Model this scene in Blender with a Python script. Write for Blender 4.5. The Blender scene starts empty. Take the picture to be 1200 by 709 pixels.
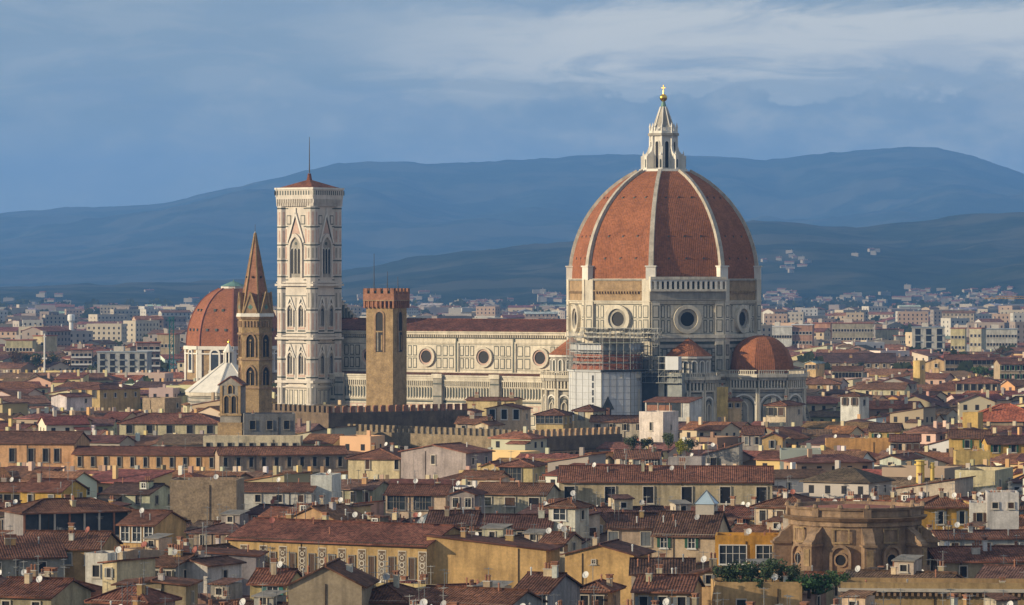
import bpy, math, random
from mathutils import Vector, Matrix, noise
R = math.radians
random.seed(7)
SC = bpy.context.scene
COL = SC.collection
F, HZ, CH = 4860.0, 325.0, 57.0        # focal length (in photo widths of 1200), horizon row, camera height

# ---------------------------------------------------------------- camera
cd = bpy.data.cameras.new('camera'); cam = bpy.data.objects.new('camera', cd); COL.objects.link(cam)
cam.location = (0, 0, CH); cam.rotation_euler = (R(90), 0, 0)
cd.sensor_width = 36; cd.lens = 36*F/1200; cd.shift_y = -29.5/1200
cd.clip_start = 5; cd.clip_end = 60000
SC.camera = cam
SUN_EL, SUN_PHI = 15.0, -72.0          # sun direction: degrees from -Y towards -X
el, ph = R(SUN_EL), R(SUN_PHI)
TOSUN = Vector((math.sin(ph)*math.cos(el), -math.cos(ph)*math.cos(el), math.sin(el)))
# ---------------------------------------------------------------- world
w = bpy.data.worlds.new('World'); SC.world = w; w.use_nodes = True
nt = w.node_tree; nt.nodes.clear()
def N(t, tree=None, **k):
    n = (tree or nt).nodes.new(t)
    for a, b in k.items(): setattr(n, a, b)
    return n
def L(a, b, tree=None): (tree or nt).links.new(a, b)
def math_(op, a, b=None, c=None, tree=None, clamp=False):
    tr = tree or nt
    n = tr.nodes.new('ShaderNodeMath'); n.operation = op; n.use_clamp = clamp
    for i, x in enumerate((a, b, c)):
        if x is None: continue
        if isinstance(x, (int, float)): n.inputs[i].default_value = x
        else: tr.links.new(x, n.inputs[i])
    return n.outputs[0]
def mixc(fac, a, b, tree=None, mode='MIX'):
    tr = tree or nt
    n = tr.nodes.new('ShaderNodeMix'); n.data_type = 'RGBA'; n.blend_type = mode
    for i, x in ((0, fac), (6, a), (7, b)):
        if isinstance(x, (int, float)): n.inputs[i].default_value = x
        elif isinstance(x, tuple): n.inputs[i].default_value = (*x, 1) if len(x) == 3 else x
        else: tr.links.new(x, n.inputs[i])
    return n.outputs[2]
def ramp(fac, stops, tree=None):
    tr = tree or nt
    n = tr.nodes.new('ShaderNodeValToRGB'); tr.links.new(fac, n.inputs[0])
    e = n.color_ramp.elements
    while len(e) < len(stops): e.new(0.5)
    for q, (p, c) in zip(e, stops):
        q.position = p; q.color = (c, c, c, 1) if isinstance(c, (int, float)) else (*c, 1)
    return n.outputs[0]
sky = N('ShaderNodeTexSky', sky_type='NISHITA', sun_disc=False)
sky.sun_elevation = el; sky.sun_rotation = math.atan2(TOSUN.x, TOSUN.y)
sky.air_density = 1.2; sky.dust_density = 1.0
tc = N('ShaderNodeTexCoord'); sp = N('ShaderNodeSeparateXYZ'); L(tc.outputs['Generated'], sp.inputs[0])
zz = math_('MAXIMUM', sp.outputs[2], 0.0)
# cloud bands: direction with the height stretched, so the sheets lie flat
mp = N('ShaderNodeCombineXYZ'); L(math_('MULTIPLY', sp.outputs[0], 1.0), mp.inputs[0]); L(sp.outputs[1], mp.inputs[1]); L(math_('MULTIPLY', zz, 4.5), mp.inputs[2])
def wn(scale, det, rough, dist=0.0, off=(0, 0, 0)):
    m = N('ShaderNodeMapping'); m.inputs['Location'].default_value = off; L(mp.outputs[0], m.inputs[0])
    n = N('ShaderNodeTexNoise'); n.inputs['Scale'].default_value = scale; n.inputs['Detail'].default_value = det
    n.inputs['Roughness'].default_value = rough; n.inputs['Distortion'].default_value = dist
    L(m.outputs[0], n.inputs['Vector']); return n.outputs['Fac']
n1 = wn(9, 6, .55, .5, (.3, .1, 0)); n2 = wn(30, 9, .62, .7, (1.3, .7, .2))
ax = math_('DIVIDE', sp.outputs[0], math_('MAXIMUM', math_('ABSOLUTE', sp.outputs[1]), .05))
bz = math_('DIVIDE', zz, math_('MAXIMUM', math_('ABSOLUTE', sp.outputs[1]), .05))
# the pale band high on the right, dipping to the left
bc = math_('ADD', math_('MULTIPLY', ax, .02), .0565)
bd = math_('SUBTRACT', bz, bc)
bw = math_('MULTIPLY', math_('ABSOLUTE', math_('ADD', bd, math_('MULTIPLY', math_('SUBTRACT', n2, .5), .030))), 1/0.0105)
band = math_('SUBTRACT', 1.0, bw, clamp=True)
bx = math_('MULTIPLY', math_('ADD', ax, .055), 14, clamp=True)
band = math_('MULTIPLY', math_('SMOOTH_MIN', math_('MULTIPLY', band, 1.7), 1.0, .3), bx)
base = ramp(bz, [(0.0, (2.95, 3.75, 4.2)), (.03, (2.6, 3.4, 3.95)), (.075, (1.85, 2.6, 3.4)), (.22, (2.9, 3.2, 3.8)), (1.0, (3.2, 3.2, 3.3))])
puff = ramp(n2, [(.44, 0.0), (.58, 1.0)])
soft = ramp(n1, [(.38, 0.0), (.66, 1.0)])
c1 = mixc(math_('MULTIPLY', soft, .55), base, (3.3, 4.0, 4.7))
c2 = mixc(math_('MULTIPLY', puff, .40), c1, (4.2, 4.6, 4.8))
# a bank of blue-grey cumulus under the band, with a lumpy top edge
mp2 = N('ShaderNodeVectorMath', operation='MULTIPLY'); L(mp.outputs[0], mp2.inputs[0]); mp2.inputs[1].default_value = (1, 1, .42)
n5n = N('ShaderNodeTexNoise'); L(mp2.outputs[0], n5n.inputs['Vector']); n5n.inputs['Scale'].default_value = 42; n5n.inputs['Detail'].default_value = 8; n5n.inputs['Roughness'].default_value = .56; n5 = n5n.outputs['Fac']
edge = math_('ADD', .0452, math_('MULTIPLY', math_('SUBTRACT', n5, .5), .032))
mass = math_('MULTIPLY', math_('SUBTRACT', edge, bz), 700, clamp=True)
mx_ = math_('MULTIPLY', math_('ADD', ax, .045), 16, clamp=True)
pale = math_('MULTIPLY', mx_, math_('SUBTRACT', 1.0, math_('MULTIPLY', math_('SUBTRACT', bz, .052), 90, clamp=True)))
c2 = mixc(math_('MULTIPLY', pale, math_('MULTIPLY_ADD', puff, .4, .5)), c2, (5.2, 5.5, 5.5))
shade = ramp(n5, [(.38, (1.7, 2.5, 3.4)), (.50, (2.5, 3.2, 3.85)), (.62, (4.3, 4.6, 4.6))])
c2 = mixc(math_('MULTIPLY', mass, math_('MULTIPLY_ADD', mx_, .45, .42)), c2, shade)
c3 = mixc(math_('MULTIPLY', band, .92), c2, (7.2, 7.0, 6.3))
dk = ramp(wn(18, 8, .58, .9, (2.2, .3, .9)), [(.48, 0.0), (.62, 1.0)])
c4 = mixc(math_('MULTIPLY', dk, .35), c3, (1.8, 2.7, 4.0))
fin = mixc(.9, sky.outputs[0], c4)
bg = N('ShaderNodeBackground'); bg.inputs[1].default_value = .1; L(fin, bg.inputs[0])
wo = N('ShaderNodeOutputWorld'); L(bg.outputs[0], wo.inputs[0])
# ---------------------------------------------------------------- sun
sl = bpy.data.lights.new('sun', 'SUN'); sl.energy = 5.0; sl.angle = R(.6); sl.color = (1.0, .82, .56)
so = bpy.data.objects.new('sun', sl); COL.objects.link(so)
so.rotation_euler = (-TOSUN).to_track_quat('-Z', 'Y').to_euler(); so.location = TOSUN*3000
SC.view_settings.view_transform = 'Standard'; SC.view_settings.look = 'None'
SC.view_settings.exposure = 0.30; SC.view_settings.gamma = 1.0; SC.view_settings.use_curve_mapping = False
SC.render.engine = 'CYCLES'
SC.cycles.volume_bounces = 2

# ---------------------------------------------------------------- materials
M = {}
def mat(name, col=None, var=(.75, 1.15), scale=.35, rough=.9, obj=False, attr=False, streak=0.0, fine=0.0, metal=0.0, bump=0.0, bands=None, spec=.3):
    m = bpy.data.materials.new(name); m.use_nodes = True; t = m.node_tree
    b = t.nodes['Principled BSDF']; b.inputs['Roughness'].default_value = rough; b.inputs['Metallic'].default_value = metal
    b.inputs['Specular IOR Level'].default_value = spec
    tcn = t.nodes.new('ShaderNodeTexCoord')
    ge = t.nodes.new('ShaderNodeNewGeometry')
    if obj: src = t.nodes.new('ShaderNodeObjectInfo').outputs['Color']
    elif attr:
        a = t.nodes.new('ShaderNodeAttribute'); a.attribute_name = 'Col'; src = a.outputs['Color']
    else:
        rg = t.nodes.new('ShaderNodeRGB'); rg.outputs[0].default_value = (*col, 1); src = rg.outputs[0]
    def nz(sc, sq=(1, 1, 1), det=4):
        mpn = t.nodes.new('ShaderNodeMapping'); mpn.inputs['Scale'].default_value = sq; t.links.new(ge.outputs['Position'], mpn.inputs[0])
        n = t.nodes.new('ShaderNodeTexNoise'); n.inputs['Scale'].default_value = sc; n.inputs['Detail'].default_value = det; n.inputs['Roughness'].default_value = .6
        t.links.new(mpn.outputs[0], n.inputs['Vector']); return n.outputs['Fac']
    lo, hi = var
    f = ramp(nz(scale), [(.3, lo), (.7, hi)], t)
    c = mixc(1.0, src, f, t, 'MULTIPLY')
    if streak:
        s = ramp(nz(.9, (1, 1, .12)), [(.45, 1.0), (.75, 1-streak)], t); c = mixc(1.0, c, s, t, 'MULTIPLY')
    if fine:
        s = ramp(nz(2.6, det=3), [(.3, 1-fine), (.7, 1+fine)], t); c = mixc(1.0, c, s, t, 'MULTIPLY')
    if bands:
        per, frac, bc_ = bands
        sx = t.nodes.new('ShaderNodeSeparateXYZ'); t.links.new(ge.outputs['Position'], sx.inputs[0])
        fr = math_('FRACT', math_('DIVIDE', sx.outputs[2], per, tree=t), tree=t)
        k = math_('LESS_THAN', fr, frac, tree=t); c = mixc(math_('MULTIPLY', k, .85, tree=t), c, bc_, t)
    t.links.new(c, b.inputs['Base Color'])
    if bump:
        bn = t.nodes.new('ShaderNodeBump'); bn.inputs['Distance'].default_value = bump; bn.inputs['Strength'].default_value = .6
        t.links.new(nz(3.0), bn.inputs['Height']); t.links.new(bn.outputs[0], b.inputs['Normal'])
    M[name] = m; return m
def tilemat(name, obj=True, col=None, per=.42, attr=False, depth=.12, con=.42, blot=1.0):
    m = bpy.data.materials.new(name); m.use_nodes = True; t = m.node_tree
    b = t.nodes['Principled BSDF']; b.inputs['Roughness'].default_value = .92; b.inputs['Specular IOR Level'].default_value = .2
    if obj: src = t.nodes.new('ShaderNodeObjectInfo').outputs['Color']
    elif attr:
        a = t.nodes.new('ShaderNodeAttribute'); a.attribute_name = 'Col'; src = a.outputs['Color']
    else:
        rg = t.nodes.new('ShaderNodeRGB'); rg.outputs[0].default_value = (*col, 1); src = rg.outputs[0]
    uv = t.nodes.new('ShaderNodeUVMap'); uv.uv_map = 'UVMap'
    ge = t.nodes.new('ShaderNodeNewGeometry')
    s = t.nodes.new('ShaderNodeSeparateXYZ'); t.links.new(uv.outputs[0], s.inputs[0])
    wob = t.nodes.new('ShaderNodeTexNoise'); wob.inputs['Scale'].default_value = .5; t.links.new(uv.outputs[0], wob.inputs['Vector'])
    uu = math_('ADD', s.outputs[0], math_('MULTIPLY', wob.outputs['Fac'], .25, tree=t), tree=t)
    wv = math_('SINE', math_('MULTIPLY', uu, 2*math.pi/per, tree=t), tree=t)          # rows of curved tiles down the slope
    rv = math_('FRACT', math_('DIVIDE', s.outputs[1], .45, tree=t), tree=t)
    # single tiles differ in colour
    cx = math_('FLOOR', math_('DIVIDE', uu, per, tree=t), tree=t); cy = math_('FLOOR', math_('DIVIDE', s.outputs[1], .45, tree=t), tree=t)
    cc = t.nodes.new('ShaderNodeCombineXYZ'); t.links.new(cx, cc.inputs[0]); t.links.new(cy, cc.inputs[1])
    wn_ = t.nodes.new('ShaderNodeTexWhiteNoise'); wn_.noise_dimensions = '2D'; t.links.new(cc.outputs[0], wn_.inputs['Vector'])
    f1 = math_('MULTIPLY_ADD', wn_.outputs['Value'], .9*blot, 1-.45*blot, tree=t)
    f2 = math_('MULTIPLY_ADD', wv, con*.5, 1-con*.35, tree=t)
    n = t.nodes.new('ShaderNodeTexNoise'); n.inputs['Scale'].default_value = .22; n.inputs['Detail'].default_value = 6; n.inputs['Roughness'].default_value = .65
    t.links.new(ge.outputs['Position'], n.inputs['Vector'])
    f3 = ramp(n.outputs['Fac'], [(.30, 1-.5*blot), (.5, 1.0), (.7, 1+.45*blot)], t)
    c = mixc(1.0, src, math_('MULTIPLY', f1, f2, tree=t), t, 'MULTIPLY'); c = mixc(1.0, c, f3, t, 'MULTIPLY')
    n2_ = t.nodes.new('ShaderNodeTexNoise'); n2_.inputs['Scale'].default_value = .9; n2_.inputs['Detail'].default_value = 5
    t.links.new(ge.outputs['Position'], n2_.inputs['Vector'])
    lich = ramp(n2_.outputs['Fac'], [(.55, 0.0), (.72, .55*blot)], t)
    c = mixc(lich, c, (.14, .085, .058), t)
    t.links.new(c, b.inputs['Base Color'])
    bn = t.nodes.new('ShaderNodeBump'); bn.inputs['Distance'].default_value = depth; bn.inputs['Strength'].default_value = .8
    t.links.new(math_('ADD', math_('MULTIPLY', wv, .5, tree=t), math_('MULTIPLY', rv, .25, tree=t), tree=t), bn.inputs['Height'])
    t.links.new(bn.outputs[0], b.inputs['Normal'])
    M[name] = m; return m

mat('wall', obj=True, var=(.70, 1.10), scale=.3, streak=.45, fine=.14)
mat('wall_far', attr=True, var=(.85, 1.08), scale=.1)
tilemat('roof'); tilemat('roof_far', obj=False, attr=True, con=.2)
mat('rib_stone', (.48, .44, .37), (.7, 1.1), .5, streak=.3, fine=.12)
mat('marble', (.68, .62, .50), (.74, 1.06), .22, .7, streak=.34, fine=.10)
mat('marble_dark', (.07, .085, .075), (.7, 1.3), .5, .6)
mat('marble_pink', (.50, .355, .29), (.8, 1.2), .5, .7)
mat('marble_banded', (.44, .41, .35), (.6, 1.15), .25, .75, streak=.35, bands=(1.35, .28, (.07, .08, .075)))
mat('marble_grey', (.38, .355, .305), (.65, 1.15), .3, .8, streak=.3)
mat('brick_raw', (.36, .25, .14), (.7, 1.2), .5, streak=.25, fine=.18)
tilemat('dome_tile', obj=False, col=(.29, .112, .054), per=.6, depth=.05, con=.22, blot=.42)
mat('stone_gold', (.35, .245, .13), (.68, 1.2), .5, streak=.2, fine=.22, bump=.12)
mat('stone_warm', (.38, .26, .165), (.6, 1.15), .45, streak=.4, fine=.18, bump=.08)
mat('marble_white', (.66, .605, .53), (.80, 1.06), .22, .7, streak=.2, fine=.06)
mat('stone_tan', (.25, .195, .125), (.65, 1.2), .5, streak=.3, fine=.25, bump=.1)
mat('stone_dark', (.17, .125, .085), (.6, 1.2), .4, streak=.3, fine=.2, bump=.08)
mat('stone_brown', (.36, .24, .145), (.6, 1.2), .4, streak=.35, fine=.15, bump=.05)
mat('stone_grey', (.26, .24, .21), (.7, 1.2), .4, streak=.3, fine=.15)
mat('brick_red', (.30, .145, .09), (.7, 1.25), .8, fine=.2)
mat('brick_wall', (.33, .25, .165), (.7, 1.25), .6, fine=.3, bump=.05)
mat('lead', (.30, .34, .36), (.8, 1.15), .6, .55)
mat('copper', (.14, .26, .22), (.7, 1.2), .6, .6)
mat('white_stone', (.74, .71, .64), (.85, 1.05), .3, .7, streak=.15)
mat('gold', (.75, .48, .10), (.9, 1.1), 1, .28, metal=1.0)
mat('void', (.012, .012, .014), (.8, 1.2), 1, .6)
mat('glass', (.035, .045, .055), (.7, 1.4), .8, .18, spec=.6)
mat('frame', (.55, .50, .42), (.85, 1.1), 1, .8)
mat('frame_white', (.75, .74, .70), (.9, 1.05), 1, .6)
mat('paint', obj=True, var=(.85, 1.1), scale=.8, rough=.6)
mat('iron', (.05, .05, .055), (.8, 1.2), 1, .5)
mat('steel', (.26, .27, .27), (.8, 1.1), 1, .45, metal=.3)
mat('sheet_white', (.58, .60, .62), (.86, 1.05), .35, .6, streak=.12)
mat('netting', (.05, .06, .07), (.6, 1.3), .5, .9)  # scaffold netting; also the shade painted into the loggias and the gallery
mat('netting_grey', (.28, .30, .29), (.7, 1.15), .5, .9, streak=.2)
mat('skylight', (.42, .54, .62), (.85, 1.1), .5, .25, spec=.6)
mat('terrace_red', (.32, .12, .075), (.8, 1.15), .6)
mat('dish', (.70, .70, .69), (.9, 1.05), 1, .5)
mat('ground', (.055, .052, .05), (.7, 1.3), .05)
mat('street', (.11, .10, .095), (.8, 1.2), .3)
mat('bark', (.07, .05, .035), (.7, 1.2), 1)
mat('leaf', obj=True, var=(.6, 1.4), scale=.7, rough=.8)
mat('leaf_far', (.05, .065, .03), (.5, 1.5), .06, rough=.9)
mat('cloud', (.8, .8, .8), (.95, 1.02), .01)
def thin_cloud(k):                       # vapour lets part of the sunlight through
    t = M['cloud'].node_tree; tr = t.nodes.new('ShaderNodeBsdfTransparent'); mx = t.nodes.new('ShaderNodeMixShader'); mx.inputs[0].default_value = 1-k
    t.links.new(tr.outputs[0], mx.inputs[1]); t.links.new(t.nodes['Principled BSDF'].outputs[0], mx.inputs[2]); t.links.new(mx.outputs[0], t.nodes['Material Output'].inputs['Surface'])
thin_cloud(.84)

# ---------------------------------------------------------------- mesh builder
Z3 = Vector((0, 0, 1))
class Fr:                                   # a wall plane: u to the right seen from outside, z up, d outwards
    def __init__(s, o, n):
        s.o = Vector(o); s.n = Vector(n).normalized(); s.u = Vector((-s.n.y, s.n.x, 0)).normalized()
    def __call__(s, a, z, d=0.0):
        return s.o + s.u*a + s.n*d + Z3*z
class MB:
    def __init__(s): s.v = []; s.f = []; s.m = []; s.uv = []; s.c = []; s.sm = []; s.col = None
    def face(s, pts, m, uv=None, smooth=False):
        i = len(s.v); s.v.extend([tuple(p) for p in pts]); s.f.append(tuple(range(i, i+len(pts)))); s.m.append(m)
        if uv is None:
            a = Vector(pts[0]); e = (Vector(pts[1])-a)
            e = e.normalized() if e.length > 1e-6 else Vector((1, 0, 0))
            uv = []
            for p in pts:
                q = Vector(p)-a; x = q.dot(e); uv.append((x, (q-e*x).length))
        s.uv.extend(uv); s.sm.append(smooth)
        if s.col is not None: s.c.extend([s.col]*len(pts))
    def plate(s, fr, u0, u1, z0, z1, d0, d1, m, back=False):
        P = [fr(u0, z0, d1), fr(u1, z0, d1), fr(u1, z1, d1), fr(u0, z1, d1)]; Q = [fr(u0, z0, d0), fr(u1, z0, d0), fr(u1, z1, d0), fr(u0, z1, d0)]
        s.face(P, m)
        for i in range(4):
            j = (i+1) % 4; s.face([Q[i], Q[j], P[j], P[i]], m)
        if back: s.face(Q[::-1], m)
    def poly(s, fr, pts, d0, d1, m):
        P = [fr(a, z, d1) for a, z in pts]; Q = [fr(a, z, d0) for a, z in pts]
        s.face(P, m)
        if d1-d0 > .02:
            for i in range(len(P)):
                j = (i+1) % len(P); s.face([Q[i], Q[j], P[j], P[i]], m)
    def band(s, fr, o, i_, d0, d1, m, closed=False):      # a moulding between two outlines of equal length
        n = len(o); r = n if closed else n-1
        for k in range(r):
            j = (k+1) % n
            s.face([fr(*o[k], d1), fr(*o[j], d1), fr(*i_[j], d1), fr(*i_[k], d1)], m)
            s.face([fr(*o[k], d0), fr(*o[j], d0), fr(*o[j], d1), fr(*o[k], d1)], m)
            s.face([fr(*i_[k], d0), fr(*i_[j], d0), fr(*i_[j], d1), fr(*i_[k], d1)], m)
    def box(s, x0, x1, y0, y1, z0, z1, m):
        s.plate(Fr((x0, y0, 0), (0, -1, 0)), 0, x1-x0, z0, z1, -(y1-y0), 0, m, True)
    def obox(s, a, b, w_, h_, m):                         # bar from a to b
        a = Vector(a); b = Vector(b); d = (b-a).normalized()
        sx = d.cross(Z3); sx = sx.normalized() if sx.length > 1e-4 else Vector((1, 0, 0)); sy = sx.cross(d).normalized()
        c = [sx*(w_/2)+sy*(h_/2), sx*(-w_/2)+sy*(h_/2), sx*(-w_/2)-sy*(h_/2), sx*(w_/2)-sy*(h_/2)]
        for i in range(4):
            j = (i+1) % 4; s.face([a+c[i], a+c[j], b+c[j], b+c[i]], m)
        s.face([a+q for q in c], m); s.face([b+q for q in c], m)
    def prism(s, c, n, r0, r1, z0, z1, m, rot=0.0, cap=True, sm=False, bot=False):
        A = [Vector((c[0]+r0*math.cos(rot+2*math.pi*k/n), c[1]+r0*math.sin(rot+2*math.pi*k/n), z0)) for k in range(n)]
        B = [Vector((c[0]+r1*math.cos(rot+2*math.pi*k/n), c[1]+r1*math.sin(rot+2*math.pi*k/n), z1)) for k in range(n)]
        for k in range(n):
            j = (k+1) % n
            if r1 < 1e-4: s.face([A[k], A[j], B[k]], m, smooth=sm)
            else: s.face([A[k], A[j], B[j], B[k]], m, smooth=sm)
        if cap and r1 > 1e-4: s.face(B, m)
        if bot: s.face(A[::-1], m)
    def lathe(s, c, prof, m, n=16, sm=True):
        for (r0, z0), (r1, z1) in zip(prof, prof[1:]):
            if r0 < 1e-4: s.prism((c[0], c[1]), n, r1, 0, z1, z0, m, cap=False, sm=sm)
            else: s.prism((c[0], c[1]), n, r0, r1, z0, z1, m, cap=False, sm=sm)
    def mesh(s, name):
        me = bpy.data.meshes.new(name); me.from_pydata(s.v, [], s.f)
        names = []
        for x in s.m:
            if x not in names: names.append(x)
        for x in names: me.materials.append(M[x])
        ix = {x: i for i, x in enumerate(names)}
        me.polygons.foreach_set('material_index', [ix[x] for x in s.m])
        me.polygons.foreach_set('use_smooth', s.sm)
        ul = me.uv_layers.new(name='UVMap'); ul.data.foreach_set('uv', [t for q in s.uv for t in q])
        if s.col is not None:
            ca = me.color_attributes.new('Col', 'FLOAT_COLOR', 'CORNER')
            ca.data.foreach_set('color', [t for q in s.c for t in (*q, 1.0)])
        me.update(); return me
    def build(s, name, parent=None, loc=(0, 0, 0), rz=0.0, color=None):
        return link(name, s.mesh(name), parent, loc, rz, color)
def link(name, me, parent=None, loc=(0, 0, 0), rz=0.0, color=None):
    o = bpy.data.objects.new(name, me); COL.objects.link(o); o.location = loc; o.rotation_euler = (0, 0, rz)
    if parent: o.parent = parent
    if color: o.color = (*color, 1)
    return o
def tag(o, label=None, cat=None, group=None, kind=None):
    if label: o['label'] = label
    if cat: o['category'] = cat
    if group: o['group'] = group
    if kind: o['kind'] = kind
    return o
def empty(name, loc, rz=0.0, label=None, cat=None, group=None):
    o = link(name, None, None, loc, rz); o.empty_display_size = 2
    return tag(o, label, cat, group)
def arch(uc, z0, w_, h_, pointed=False, n=6):
    r = w_/2; P = [(uc-r, z0)]
    if pointed:
        zc = z0+h_-r*1.732*.92; k = .92
        for i in range(n+1):
            a = math.pi - (math.pi/3)*i/n; P.append((uc+r+w_*math.cos(a), zc+w_*math.sin(a)*k))
        for i in range(1, n+1):
            a = math.pi/3 - (math.pi/3)*i/n; P.append((uc-r+w_*math.cos(a), zc+w_*math.sin(a)*k))
    else:
        zc = z0+h_-r
        for i in range(2*n+1):
            a = math.pi*(1-i/(2*n)); P.append((uc+r*math.cos(a), zc+r*math.sin(a)))
    P.append((uc+r, z0)); return P
def archwin(mb, fr, uc, z0, w_, h_, mw='void', mf='marble', t=.35, d=.3, pointed=False, dd=.03):
    mb.poly(fr, arch(uc, z0, w_, h_, pointed), 0, dd, mw)
    o = arch(uc, z0-.001, w_+2*t, h_+t, pointed); i_ = arch(uc, z0, w_, h_, pointed)
    mb.band(fr, o, i_, 0, d, mf)
def circ(uc, zc, r, n=20): return [(uc+r*math.cos(2*math.pi*k/n), zc+r*math.sin(2*math.pi*k/n)) for k in range(n)]
def cells(mb, fr, u0, u1, z0, z1, n, mo='marble_dark', mi='marble', t=.22, d=.05, gap=.5, cross=False):
    w_ = (u1-u0)/n
    for k in range(n):
        a = u0+k*w_+gap/2; b = u0+(k+1)*w_-gap/2
        if b-a < 3*t: continue
        mb.plate(fr, a, b, z0, z1, 0, d, mo); mb.plate(fr, a+t, b-t, z0+t, z1-t, d, d+.03, mi)
def octfr(R_, k, n=8, c=(0, 0), rot=0.0):     # frame of face k, normal at k*360/n + rot from local -Y
    a = -math.pi/2 + 2*math.pi*k/n + rot; ap = R_*math.cos(math.pi/n)
    nn = Vector((math.cos(a), math.sin(a), 0)); return Fr(Vector((c[0], c[1], 0))+nn*ap, nn), R_*math.sin(math.pi/n)

def zpx(py, Y): return CH-(py-HZ)/F*Y
def xpx(px, Y): return (px-600)/F*Y
def proj(p): return 600+F*p[0]/p[1], HZ-F*(p[2]-CH)/p[1]

PROT = []            # visible rectangles of what the photo shows: (x0, x1, y_bottom, Y)
def protect(x0, x1, yb, Y): PROT.append((x0, x1, yb, Y))
OCC = set()
def occ_cells(o, u, b, w_, d_, g=0.0):
    S = set(); a = -g
    while a <= w_+g:
        c = -g
        while c <= d_+g:
            p = o+u*a+b*c; S.add((int(p.x//2), int(p.y//2))); c += 1.6
        a += 1.6
    return S

# ---------------------------------------------------------------- ground, hills
def interp(pts, x):
    if x <= pts[0][0]: return pts[0][1]
    for (a, b), (c, d) in zip(pts, pts[1:]):
        if x <= c:
            t = (x-a)/(c-a); t = t*t*(3-2*t) if False else t
            return b+(d-b)*t
    return pts[-1][1]
RIDGES = [
 (19000, 8000, [(-900, 300), (0, 249), (60, 244), (130, 241), (190, 238), (260, 222), (330, 207), (400, 190), (440, 188), (500, 191), (560, 189), (620, 186), (680, 182), (740, 180), (800, 181), (860, 183), (900, 188), (950, 180), (1000, 176), (1050, 171), (1090, 172), (1130, 181), (1170, 196), (1200, 209), (1500, 250), (2000, 300)]),
 (9200, 3300, [(-900, 345), (0, 338), (200, 330), (330, 328), (420, 315), (470, 305), (540, 293), (600, 287), (660, 283), (760, 275), (880, 259), (950, 263), (1010, 268), (1060, 262), (1120, 254), (1200, 247), (1500, 262), (2100, 300)]),
 (7300, 1500, [(-900, 368), (300, 366), (500, 356), (640, 350), (860, 346), (950, 343), (1050, 331), (1120, 321), (1200, 306), (1500, 285), (2100, 300)])]
def terr(x, y):
    z = 0.0
    for i, (rk, wk, pr) in enumerate(RIDGES):
        px = 600+F*x/rk
        n = noise.fractal(Vector((x/900+i*7, y/2600, i*3.1)), .9, 2.0, 5)
        rr = rk + 500*noise.noise(Vector((x/1500, i*5.0, 0)))
        t = (rr-y)/wk
        h = CH-(interp(pr, px)-HZ)/F*rr
        if t < 0: s = max(0, 1+t*1.2)
        else: s = max(0, 1-t)**(1.35 if i == 0 else 1.15)
        if t > 0: s *= 1 + .30*n*min(1, t*3)
        z = max(z, h*s + (9 if s > 0 else 0)*noise.fractal(Vector((x/130, y/130, i)), 1, 2, 4))
    return z
def build_ground():
    mb = MB(); mb.face([(-6500, -400, 0), (6500, -400, 0), (6500, 24500, 0), (-6500, 24500, 0)], 'ground')
    tag(mb.build('ground'), 'dark streets and yards between the houses', kind='structure')
    nx, ny = 330, 280; x0, x1, y0, y1 = -4300, 4300, 5700, 24000
    vs = []
    for j in range(ny+1):
        y = y0+(y1-y0)*(j/ny)**1.15
        for i in range(nx+1):
            x = x0+(x1-x0)*i/nx; vs.append((x, y, terr(x, y)-1.5))
    fs = [(j*(nx+1)+i, j*(nx+1)+i+1, (j+1)*(nx+1)+i+1, (j+1)*(nx+1)+i) for j in range(ny) for i in range(nx)]
    me = bpy.data.meshes.new('hills'); me.from_pydata(vs, [], fs)
    for p in me.polygons: p.use_smooth = True
    m = bpy.data.materials.new('hillside'); m.use_nodes = True; t = m.node_tree; b = t.nodes['Principled BSDF']
    b.inputs['Roughness'].default_value = 1; b.inputs['Specular IOR Level'].default_value = 0
    ge = t.nodes.new('ShaderNodeNewGeometry')
    def nz(s, d=6, r=.6):
        n = t.nodes.new('ShaderNodeTexNoise'); n.inputs['Scale'].default_value = s; n.inputs['Detail'].default_value = d; n.inputs['Roughness'].default_value = r
        t.links.new(ge.outputs['Position'], n.inputs['Vector']); return n.outputs['Fac']
    woods = ramp(nz(.012, 8, .7), [(.35, (.012, .02, .009)), (.52, (.026, .037, .016)), (.7, (.05, .055, .028))], t)
    field = ramp(nz(.0022, 7, .62), [(.48, 0.0), (.55, .9)], t)
    c = mixc(field, woods, (.07, .07, .042), t)
    t.links.new(c, b.inputs['Base Color']); me.materials.append(m)
    o = link('hills', me); tag(o, 'long blue wooded mountain ridges behind the city', kind='structure')
build_ground()

def cloud_bank(name, x0, x1, y0, y1, z, th, cell, thr, lab, seed):
    """a real layer of cloud off to the sunward side: lumps of vapour on a grid, thick in the middle"""
    mb = MB(); nx = int((x1-x0)/cell); ny = int((y1-y0)/cell)
    H = {}
    for i in range(nx+1):
        for j in range(ny+1):
            u_, v_ = i/nx, j/ny
            e = min(u_, 1-u_, v_, 1-v_)*4
            n = noise.fractal(Vector((i*cell/ (6*cell)+seed, j/6.0, seed)), 1, 2, 4)
            H[i, j] = min(1, e)*1.0 + n*.55 - thr
    for i in range(nx):
        for j in range(ny):
            q = [H[i, j], H[i+1, j], H[i+1, j+1], H[i, j+1]]
            if sum(q) < 0: continue
            P = [(i, j), (i+1, j), (i+1, j+1), (i, j+1)]
            up = [(x0+a*cell, y0+b*cell, z+max(0, h)*th+5) for (a, b), h in zip(P, q)]
            dn = [(x0+a*cell, y0+b*cell, z-max(0, h)*th*.3-5) for (a, b), h in zip(P, q)]
            mb.face(up, 'cloud', smooth=True); mb.face(dn[::-1], 'cloud', smooth=True)
    return tag(mb.build(name), lab, kind='structure')
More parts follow.
